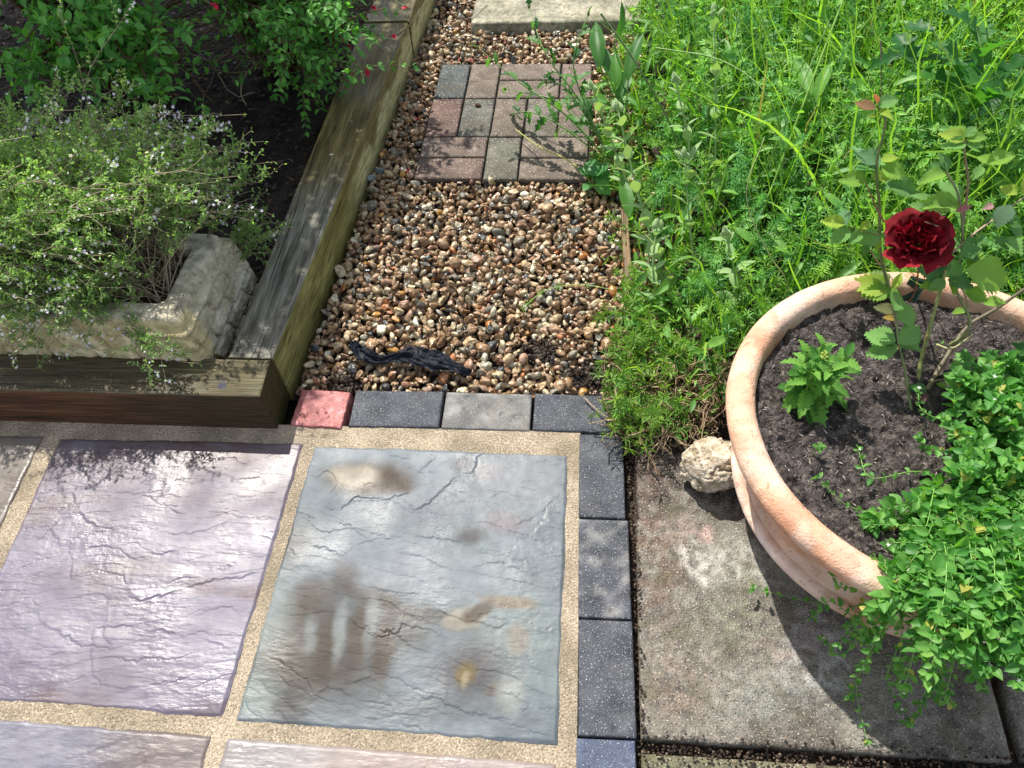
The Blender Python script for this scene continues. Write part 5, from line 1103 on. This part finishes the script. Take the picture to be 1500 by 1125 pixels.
# --- grass blades and thin flowering stalks
N = 3000; b = wild_pts(N, .02); H = hgt(b[:, 0], b[:, 1])*rng.uniform(.7, 1.6, N); K = 7
tip = pushout(np.c_[b+(rng.normal(0, .17, (N, 2))+[-.05, 0])*np.clip(H, .1, .5)[:, None]*2.4, H]); base = np.c_[b, np.full(N, -.02)]
p = stems_to(base, tip, K, wig=.008, up=.6); sidev = rng.normal(size=(N, 1, 3)); sidev[..., 2] *= .2; sidev /= np.linalg.norm(sidev, axis=2, keepdims=True)
wd = rng.uniform(.0010, .0036, N)[:, None, None]*np.array([.7, 1, 1, .95, .8, .5, .05])[None, :, None]
V = np.stack([p-sidev*wd, p+np.array([0, 0, -.0008]), p+sidev*wd], 2); idx = np.arange(K*3).reshape(K, 3)
f0 = np.concatenate([np.stack([idx[:-1, j], idx[:-1, j+1], idx[1:, j+1], idx[1:, j]], 1) for j in (0, 1)]); F = (f0[None]+(np.arange(N)*K*3)[:, None, None]).reshape(-1, 4)
C = np.repeat(mixc((.10, .27, .03), (.28, .46, .08), rng.random(N)), K*3, 0); C = np.where((np.repeat(rng.random(N) < .06, K*3))[:, None], (.36, .32, .14), C)
tag(link('long_grass', mesh('long_grass', V.reshape(-1, 3), F, M_weed, C)), kind='stuff')
# --- mixed broad leaves low down among it
N = 9000; b = wild_pts(N, .01); z = hgt(b[:, 0], b[:, 1])*rng.uniform(.02, 1.05, N)
an = rng.uniform(0, 6.28, N); el = rng.uniform(-.1, .9, N); d = np.stack([np.cos(an)*np.cos(el), np.sin(an)*np.cos(el), np.sin(el)], 1); L = rng.lognormal(math.log(.027), .42, N)
T = pushout(np.c_[b, z]); kp = outpot(T+d*L[:, None], .0); T, d, L = T[kp], d[kp], L[kp]
V0, F0 = leaf_outline(LANCE, .2, .3, 6, wavy=.01); V0 = V0*[1.35, 1, 1]
V, F, C = inst(V0, F0, frames(d, rng.normal(0, .4, d.shape)+[0, 0, 1])*L[:, None, None], T, mixc((.06, .20, .04), (.24, .48, .09), rng.random(len(T))))
N = 700; b = wild_pts(N, .03); z = hgt(b[:, 0], b[:, 1])*rng.uniform(.3, 1.05, N); an = rng.uniform(0, 6.28, N); el = rng.uniform(0, 1.1, N); d = np.stack([np.cos(an)*np.cos(el), np.sin(an)*np.cos(el), np.sin(el)], 1); L2 = rng.uniform(.045, .085, N)
T2 = pushout(np.c_[b, z]); kp = outpot(T2+d*L2[:, None], .0) & (b[:, 1] > .25); V0, F0 = leaf_outline(LANCE, .25, .45, 6, wavy=.03)
V2, F2, C2 = inst(V0, F0, frames(d[kp], rng.normal(0, .4, d[kp].shape)+[0, 0, 1])*L2[kp][:, None, None], T2[kp], mixc((.08, .26, .06), (.26, .46, .14), rng.random(kp.sum()))); F = np.vstack([F, F2+len(V)]); V = np.vstack([V, V2]); C = np.vstack([C, C2])
tag(link('wild_undergrowth', mesh('wild_undergrowth', V, F, M_weed, C)), kind='stuff')
# --- low fresh growth along the gravel edge and round the corner block
N = 150; y = np.abs(rng.normal(.02, .22, N)); x = xedge(y)+np.abs(rng.normal(0, .06, N))-.01; b = np.c_[x, y]; kp = outpot(b, .01); b = b[kp]; N = len(b); K = 9
tip = np.c_[b+rng.normal(0, .045, (N, 2))+[-.012, -.035], rng.uniform(.02, .12, N)]; tip[:, 0] = np.maximum(tip[:, 0], .04+rng.normal(0, .012, N)); p = stems_to(np.c_[b, np.full(N, -.01)], pushout(tip), K, wig=.006, up=.5)
V, F, C = tubes(p, np.full((N, K), .0008), 3, (.22, .30, .08)); tt = np.gradient(p, axis=1); tt /= np.linalg.norm(tt, axis=2, keepdims=True)
q_ = p[:, 3::2].reshape(-1, 3); d = tt[:, 3::2].reshape(-1, 3); n_ = len(q_); x_ = np.cross(d, rng.normal(size=d.shape)); x_ /= np.linalg.norm(x_, axis=1)[:, None]; y_ = np.cross(d, x_)
wv, wf = whorl(6, 9, 1.0, .4); V3, F3, C3 = inst(wv, wf, np.stack([x_, y_, d], -1)*rng.uniform(.012, .026, n_)[:, None, None], q_, mixc((.10, .24, .045), (.26, .42, .07), rng.random(n_)))
tag(link('edge_growth', mesh('edge_growth', np.vstack([V, V3]), [F, F3+len(V)], M_weed, np.vstack([C, C3]))), kind='stuff')
# --- dead brown stems at the corner by the rock
N = 340; x = rng.uniform(.10, .40, N); y = rng.uniform(-.01, .16, N); b = np.c_[x, y]; b = b[outpot(b, .0)]; N = len(b); K = 9
tip = np.c_[b+rng.normal(0, .07, (N, 2))+[-.01, -.02], rng.uniform(-.01, .07, N)]; tip[:, 1] = np.maximum(tip[:, 1], -.085); tip[:, 0] = np.maximum(tip[:, 0], .05); p = stems_to(np.c_[b, rng.uniform(-.02, .01, N)], pushout(tip), K, wig=.01, up=.5)
V, F, C = tubes(p, np.full((N, K), .0011)*rng.uniform(.6, 1.7, (N, 1)), 4, mixc((.10, .065, .04), (.36, .26, .16), rng.random(N))); tag(link('dead_stems', mesh('dead_stems', V, F, M_twig, C)), kind='stuff')
bf = put_block('brick_fragment', .130, .020, .035, .05, .3, M_red, ccol((.22, .08, .045), (.32, .13, .08), 91), 91, None, z=.004, h=.04, chip=.006); tag(bf, 'broken reddish brick fragment at the corner of the dark blocks', 'brick fragment')

# --- individual taller plants ---------------------------------------------------------
def campion(base_px, tip_px, ztip, nodes_, L, label, seed, grp='grey felted stalks in the weeds', col=((.20, .34, .12), (.30, .44, .18)), head=True, zb=0.0):
    r2 = np.random.default_rng(seed); b = P(*base_px, zb); e = P(*tip_px, ztip); t = thing('campion_stalk', label, 'wild flower', tuple(b), grp)
    mid = (b+e)/2+[r2.normal(0, .012), r2.normal(0, .012), .02]; q_ = spline([b, mid, e], 24)-b
    V, F, C = tubes(q_[None], np.linspace(.0030, .0020, 24)[None], 7, col[1]); link('stem', mesh('stem', V, F, M_grey, C), t)
    lms = [mesh('leaf', *(lambda vf: (vf[0]*[w_, 1, 1], vf[1]))(leaf_outline([(0, .04), (.2, .12), (.45, .17), (.75, .11), (1, 0)], .22, d_, 9, wavy=.01)), M_grey, c_) for w_, d_, c_ in ((1.5, .25, col[0]), (1.8, .05, col[1]), (1.4, .45, tuple((np.array(col[0])+np.array(col[1]))/2)))]
    for i in range(nodes_):
        f = .08+.86*i/(nodes_-1); k = int(f*23); d = q_[min(k+1, 23)]-q_[k-1 if k else 0]; d /= np.linalg.norm(d); a = i*math.pi/2+r2.uniform(-.3, .3)
        o1 = np.cross(d, [math.cos(a), math.sin(a), .1]); o1 /= np.linalg.norm(o1)
        for s in (1, -1):
            dr = o1*s*r2.uniform(.5, .9)+d*r2.uniform(.5, 1.0); m = frames(dr[None], (d-o1*s*.3)[None])[0]*L*1.25*(1.1-.5*f)*r2.uniform(.8, 1.2)
            o = link('leaf', lms[r2.integers(3)], t); o.matrix_local = Matrix([[*m[j], q_[k][j]] for j in range(3)]+[[0, 0, 0, 1]])
    if head:
        bud = lathe([(.0008, 0), (.0042, .004), (.0060, .010), (.0052, .017), (.0028, .022), (.001, .025)], 10, lambda x, y, z, k: 0*x[..., None]+np.array(col[1]), lambda x, y, z: .0007*np.cos(5*np.arctan2(y, x)))
        bm_ = mesh('bud', bud[0], bud[1], M_grey, bud[2])
        for j in range(3):
            d = q_[-1]-q_[-3]; d = d/np.linalg.norm(d)+r2.normal(0, .35, 3)*(j > 0); m = frames(np.array([[1., .2, 0]]), d[None])[0]; zax = d/np.linalg.norm(d); xa = np.cross(zax, [0, 1, 0]); xa /= np.linalg.norm(xa); m = np.stack([xa, np.cross(zax, xa), zax], -1)
            bb = q_[-1]+[0.006*j*(-1)**j, .004*j, -.006*j]; o = link('bud', bm_, t); o.matrix_local = Matrix([[*m[k], bb[k]] for k in range(3)]+[[0, 0, 0, 1]])
CP = [((985, 440), (905, 160), .36, 11, .052, 'grey-green felted stalk leaning left over the gravel edge, the longest one'), ((968, 470), (962, 335), .22, 7, .045, 'short felted stalk with buds at the gravel edge in front of the leaning one'),
      ((1078, 470), (1064, 345), .26, 6, .046, 'felted stalk low in the weeds just left of the pot rim'), ((1045, 330), (1046, 20), .44, 9, .050, 'tall upright felted stalk near the top middle of the weeds'),
      ((1005, 330), (990, 120), .34, 8, .044, 'felted stalk between the longest leaning stalk and the tall upright one'), ((930, 300), (868, 130), .28, 8, .044, 'felted stalk beside the brick patch, its buds over the last brick'),
      ((1020, 420), (1003, 230), .26, 6, .040, 'half hidden felted stalk deep in the weeds behind the short ones')]
for k, (b_, t_, z_, n_, L_, lab) in enumerate(CP): campion(b_, t_, z_, n_, L_, lab, 40+k)
# lobed-leaved weed reaching over the bricks
def lobed_weed(label, base_px, shoots, L, cols, seed, cat='weed', name='lobed_weed', nl=8, wdt=.30, lob=4, flowers=False):
    r2 = np.random.default_rng(seed); b = P(*base_px); t = thing(name, label, cat, tuple(b))
    lms = [mesh('leaf', *lobed(lob, .62, wdt, .25+.15*k, .2, seed+k), M_weed, cols[k % 2]) for k in range(4)]
    for sh in shoots:
        q_ = spline([b]+[P(*s) for s in sh], 20)-b
        V, F, C = tubes(q_[None], np.linspace(.0028, .0012, 20)[None], 6, (.12, .22, .06)); link('stem', mesh('stem', V, F, M_stem, C), t)
        for i in range(nl):
            f = .30+.70*i/(nl-1); k = int(f*19); d = q_[k]-q_[k-2]; d /= np.linalg.norm(d); a = i*2.4+r2.uniform(-.4, .4); o1 = np.cross(d, [math.cos(a), math.sin(a), .3]); o1 /= np.linalg.norm(o1)
            dr = o1*r2.uniform(.5, 1)+d*r2.uniform(.5, 1.1); m = frames(dr[None], np.array([[r2.normal(0, .3), r2.normal(0, .3), 1.]]))[0]*L*(1.15-.6*f)*r2.uniform(.75, 1.2)
            o = link('leaf', lms[r2.integers(4)], t); o.matrix_local = Matrix([[*m[j], q_[k][j]] for j in range(3)]+[[0, 0, 0, 1]])
        if flowers:
            v, f_ = ico(1); o = link('bud', mesh('bud', v*[.004, .004, .007]+q_[-1], f_, M_leaf, (.20, .22, .09)), t)
lobed_weed('dark lobed-leaf weed arching left across the back bricks', (900, 245, .0), [[(830, 170, .14), (760, 120, .20), (700, 70, .26)], [(850, 150, .2), (800, 80, .30), (775, 10, .36)], [(860, 160, .2), (840, 90, .32), (862, 20, .40)], [(830, 190, .07), (780, 165, .08), (748, 168, .02)], [(870, 190, .12), (830, 130, .22), (800, 120, .24)], [(860, 200, .08), (820, 150, .12), (740, 130, .10)]], .060, ((.035, .13, .035), (.08, .21, .045)), 70, flowers=True, nl=10)
lobed_weed('big deeply cut dark green leaves high at the right edge', (1410, 330, .0), [[(1400, 200, .26), (1370, 120, .40), (1310, 75, .46)], [(1430, 200, .28), (1440, 100, .44), (1430, 40, .50)], [(1450, 220, .28), (1480, 150, .42), (1500, 90, .48)], [(1420, 210, .26), (1410, 130, .42), (1360, 30, .52)]], .155, ((.03, .125, .03), (.055, .18, .035)), 75, wdt=.34, nl=7)
# dock: broad plain leaves at the top beside the stepping stone
def broad_plant(label, base_px, lv, w_, cols, seed, name='dock_plant', cat='dock', z0=0):
    r2 = np.random.default_rng(seed); b = P(*base_px, z0); t = thing(name, label, cat, tuple(b)); lms = [mesh('leaf', *(lambda vf: (vf[0]*[w_, 1, 1], vf[1]))(leaf_outline(ELLIP, .18, .25+.1*k, 11, wavy=.012)), M_weed, cols[k % 2]) for k in range(3)]; st = []
    for i, (x0, y0, z_, x1, y1, z1) in enumerate(lv):
        A, B = P(x0, y0, z_)-b, P(x1, y1, z1)-b; st.append(spline([[0, 0, -.01], A*.6+[0, 0, .01], A], 8)); d = B-A; L = np.linalg.norm(d); m = frames(d[None], np.array([[r2.normal(0, .4), -.3, 1.]]))[0]*L
        o = link('leaf', lms[i % 3], t); o.matrix_local = Matrix([[*m[j], A[j]] for j in range(3)]+[[0, 0, 0, 1]])
    V, F, C = tubes(np.array(st), np.full((len(st), 8), .0018), 5, (.16, .28, .07)); link('leaf_stalk', mesh('leaf_stalk', V, F, M_stem, C), t)
broad_plant('broad smooth-leaved dock beside the stepping stone at the top of the gravel', (915, 190), [(895, 120, .2, 880, 50, .26), (905, 130, .2, 900, 70, .28), (880, 100, .22, 868, 20, .32), (920, 120, .2, 935, 40, .3), (890, 150, .12, 855, 135, .10), (900, 60, .3, 925, 10, .38), (905, 150, .15, 925, 90, .22)], .75, ((.055, .17, .035), (.10, .26, .045)), 80)
broad_plant('small fresh broad-leaved weed against the right end of the bricks', (872, 268), [(868, 262, .03, 850, 240, .05), (870, 262, .03, 876, 232, .07), (872, 265, .03, 895, 248, .05), (868, 268, .02, 855, 275, .03), (874, 266, .03, 892, 280, .03), (870, 258, .05, 862, 228, .08), (873, 258, .05, 888, 235, .08)], 2.0, ((.07, .24, .06), (.12, .34, .08)), 82, 'broad_weed', 'weed')
broad_plant('cluster of wide yellowish green leaves in the weeds above the rose', (1190, 260), [(1180, 150, .28, 1130, 105, .32), (1185, 150, .28, 1165, 60, .36), (1190, 160, .28, 1240, 120, .33), (1180, 170, .25, 1120, 165, .28), (1195, 150, .3, 1215, 80, .38), (1185, 180, .22, 1150, 205, .22)], .7, ((.10, .28, .045), (.15, .34, .06)), 84, 'broad_weed', 'weed')
# tall loose stalks criss-crossing the weeds
for k, (pts, r, c, lab) in enumerate([([(1110, 330, .1), (1170, 170, .32), (1235, 0, .50)], .0028, (.20, .36, .06), 'thick pale green stalk slanting up to the right through the weeds'), ([(1100, 300, .1), (1160, 160, .34), (1215, 30, .48)], .0020, (.13, .25, .06), 'thinner green stalk beside the thick slanting stalk'),
        ([(1500, 175, .40), (1440, 240, .34), (1380, 310, .22), (1330, 370, .1)], .0030, (.17, .33, .06), 'green stalk slanting behind the rose toward the right edge'), ([(960, 70, .42), (1060, 90, .44), (1130, 150, .40), (1150, 250, .25)], .0018, (.14, .26, .06), 'thin arching stalk crossing the top of the weeds'),
        ([(1165, 440, .12), (1095, 300, .30), (1120, 200, .40)], .0016, (.24, .30, .12), 'dry straw-coloured stalk in the weeds left of the rose'), ([(880, 20, .45), (930, 90, .36), (985, 190, .2), (1000, 260, .1)], .0026, (.09, .15, .05), 'dark slanting stalk at the top beside the dock'), ([(1290, 60, .46), (1290, 160, .34), (1275, 300, .1)], .0018, (.12, .10, .07), 'dark dead stalk standing in the weeds above the rose')]):
    q_ = spline([P(*a) for a in pts], 26); low_ = q_[np.argmin(q_[:, 2])]; bb = np.array([low_[0], low_[1], max(0, low_[2]-.1)])
    g2 = P(*pts[-1][:2], 0) if pts[-1][2] < pts[0][2] else P(*pts[0][:2], 0)
    full = np.vstack([q_, [low_*[1, 1, 0]+[0.01, .03, -.02]]]) if pts[-1][2] < pts[0][2] else np.vstack([[low_*[1, 1, 0]+[0.01, .03, -.02]], q_])
    full = spline(full[::3] if len(full) % 3 == 1 else np.vstack([full[::3], full[-1:]]), 34)
    V, F, C = tubes(full[None], np.full((1, 34), r)*np.linspace(1, .7, 34), 6, c); st_ = link('tall_stalk', mesh('tall_stalk', V, F, M_stem, C)); tag(st_, lab, 'plant stalk', 'loose stalks in the weeds')
# straw-yellow stalk lying over the bricks
q_ = spline([P(756, 190, .03), P(790, 215, .035), P(840, 240, .03), P(880, 285, .0)], 20); V, F, C = tubes(q_[None], np.linspace(.0016, .0024, 20)[None], 6, (.34, .36, .07)); tag(link('fallen_stalk', mesh('fallen_stalk', V, F, M_stem, C)), 'yellowish stalk lying diagonally across the right-hand bricks', 'plant stalk')
q_ = spline([P(855, 582, .012), P(880, 605, .014), P(905, 620, .012), P(940, 640, .006), P(985, 665, .004)], 20); V, F, C = tubes(q_[None], np.linspace(.0016, .0012, 20)[None], 6, (.34, .26, .18)); tag(link('dead_twig', mesh('dead_twig', V, F, M_twig, C)), 'thin dry twig lying over the end of the dark corner block', 'twig')
# goosegrass shoot trailing on the gravel
q_ = spline([P(900, 425, .02), P(850, 417, .022), P(800, 425, .02), P(765, 452, .014)], 12); V, F, C = tubes(q_[None], np.full((1, 12), .0011), 5, (.26, .38, .09))
tshoot = thing('trailing_shoot', 'thin goosegrass shoot trailing left across the gravel', 'weed', tuple(P(900, 425, 0))); lt = P(900, 425, 0); link('stem', mesh('stem', V-lt, F, M_stem, C), tshoot)
wv, wf = whorl(6, 3, 1, .3); wm = mesh('leaf_whorl', wv, wf, M_weed, (.18, .36, .06))
for i in (3, 6, 8, 10, 11):
    o = link('leaf_whorl', wm, tshoot); o.location = q_[i]-lt; o.scale = (.015, .015, .015); o.rotation_euler = (random.uniform(-.3, .3), -.8, random.uniform(0, 3))

# ================================================================ SMALL THINGS
# torn black membrane showing through the gravel
ctrl = [P(515, 503, .012), P(535, 520, .012), P(560, 528, .014), P(600, 520, .018), (P(640, 530, .018)), P(690, 548, .012)]
wds = [.010, .020, .009, .026, .028, .005]
n = 110; q_ = spline(ctrl, n); wv_ = np.interp(np.linspace(0, 1, n), np.linspace(0, 1, 6), wds); m = 30
tg = np.gradient(q_, axis=0); sd = np.stack([-tg[:, 1], tg[:, 0], 0*tg[:, 0]], 1); sd /= np.linalg.norm(sd, axis=1)[:, None]
v = np.linspace(-1, 1, m); V = q_[:, None]+sd[:, None]*wv_[:, None, None]*v[None, :, None]*(1+.45*fbm(np.arange(n)*.13, 0, 2, 4))[:, None, None]
ai = np.arange(n)[:, None]*.035+0*v[None]; V[..., 2] += .016*np.abs(perlin(ai*1.6+v*.35, v*2.1+ai*.5, 4.))+.005*perlin(ai*6, v*3, 9.)-.005*np.abs(v)**3
V[..., :2] += .004*np.stack([fbm(V[..., 0]*50, V[..., 1]*50, 1, 3), fbm(V[..., 0]*50, V[..., 1]*50, 8, 3)], -1)
i_, j_ = ((V[..., 0]-hx0)/hc).astype(int), ((V[..., 1]-hy0)/hc).astype(int); V[..., 2] += 0.003
tag(link('weed_membrane', mesh('weed_membrane', V.reshape(-1, 3), grid_faces(n, m), M_plastic, (.006, .008, .014))), 'crumpled black weed membrane poking through the gravel', 'plastic sheet')
# fallen red petals on the gravel and bricks
pv, pf = leaf_outline(OVATE, .25, .3, 6); pme = [mesh('fallen_petal', pv*[1.4, 1, 1], pf, M_petal, c) for c in ((.55, .02, .07), (.42, .015, .05))]
for k, (a, b_, lab) in enumerate([(672, 88, 'red petal on the gravel just left of the back grey brick'), (693, 87, 'red petal at the far edge of the back grey brick'), (610, 100, 'red petal on gravel near the far end of the long sleeper'), (712, 82, 'red petal on the gravel beyond the bricks, nearest the stepping stone'), (598, 138, 'red petal on gravel close beside the pale side of the sleeper'), (610, 172, 'red petal left of the reddish upright brick'), (595, 250, 'red petal by the front left corner of the brick patch'), (740, 62, 'red petal on the gravel under the arching weed')]):
    q_ = P(a, b_, .012); h_ = HM[int((q_[0]-hx0)/hc), int((q_[1]-hy0)/hc)]; q_ = P(a, b_, max(h_, 0)+.003 if not inpatch(q_[0], q_[1], 0) else .004)
    o = link('fallen_petal', pme[k % 2], None, tuple(q_), (random.uniform(-.3, .3), random.uniform(-.3, .3), random.uniform(0, 6))); o.scale = (.011,)*3; tag(o, lab, 'petal', 'red petals fallen on the gravel')
q_ = P(483, 228, .1215); o = link('fallen_petal', mesh('fallen_petal', pv*[1, 1, 1], pf, M_white, (.75, .72, .68)), None, tuple(q_), (.1, .1, -.8)); o.scale = (.013,)*3; tag(o, 'white petal lying on top of the long sleeper', 'petal')
v, f_ = ico(3); v = v*[.010, .008, .005]*(1+.3*fbm(v[:, 0]*2, v[:, 1]*2, v[:, 2]*2))[:, None]; q_ = P(700, 154, .004); tag(link('soil_clod', mesh('soil_clod', v, f_, M_soil, (.07, .035, .02)), None, tuple(q_)), 'small brown clod on the grey brick in the middle row', 'clod')
# crumbs of soil and grit in the gap beside the blocks and on the flagstone edges
N = 2600; x = np.concatenate([rng.normal(.108, .006, 900), rng.uniform(.10, .74, 800), rng.normal(.2, .08, 900)]); y = np.concatenate([rng.uniform(-1.1, .0, 900), rng.normal(-.621, .010, 800), rng.normal(.0, .035, 900)])
kp = (x > .102) & ~((x < .60) & (y > -.02) & (x > .3)); x, y = x[kp], y[kp]; N = len(x); zc = np.where((y < -.61) & (y > -.632), -.02, np.where(x < .113, -.025, .002)); s = rng.uniform(.001, .0034, N)
V0, F0 = ico(1); V, F, C = inst(V0, F0, np.eye(3)[None]*s[:, None, None], np.c_[x, y, zc], np.array([(.05, .035, .025), (.10, .07, .05), (.22, .17, .12), (.02, .015, .012)])[rng.choice(4, N, p=[.4, .3, .1, .2])])
tag(link('loose_grit', mesh('loose_grit', V, F, M_soil, C)), kind='stuff')
# the same earth spills among the pebbles at the bare patches
N = 1500; k3 = rng.integers(3, size=N); cs = np.array([(0.045, 0.165, .06, .035), (-0.10, 0.235, .035, .02), (-0.55, 0.13, .03, .016)])[k3]; x = cs[:, 0]+rng.normal(0, 1, N)*cs[:, 2]*.6; y = np.maximum(.112, cs[:, 1]+rng.normal(0, 1, N)*cs[:, 3]*.6); s = rng.uniform(.0015, .005, N)
hh = HM[((x-hx0)/hc).astype(int), ((y-hy0)/hc).astype(int)]; V, F, C = inst(V0, F0, np.eye(3)[None]*s[:, None, None], np.c_[x, y, np.minimum(hh, -.012)+rng.uniform(.0, .010, N)], np.array([(.035, .025, .02), (.06, .045, .035), (.10, .08, .06)])[rng.choice(3, N)])
tag(link('loose_earth', mesh('loose_earth', V, F, M_soil, C)), kind='stuff')
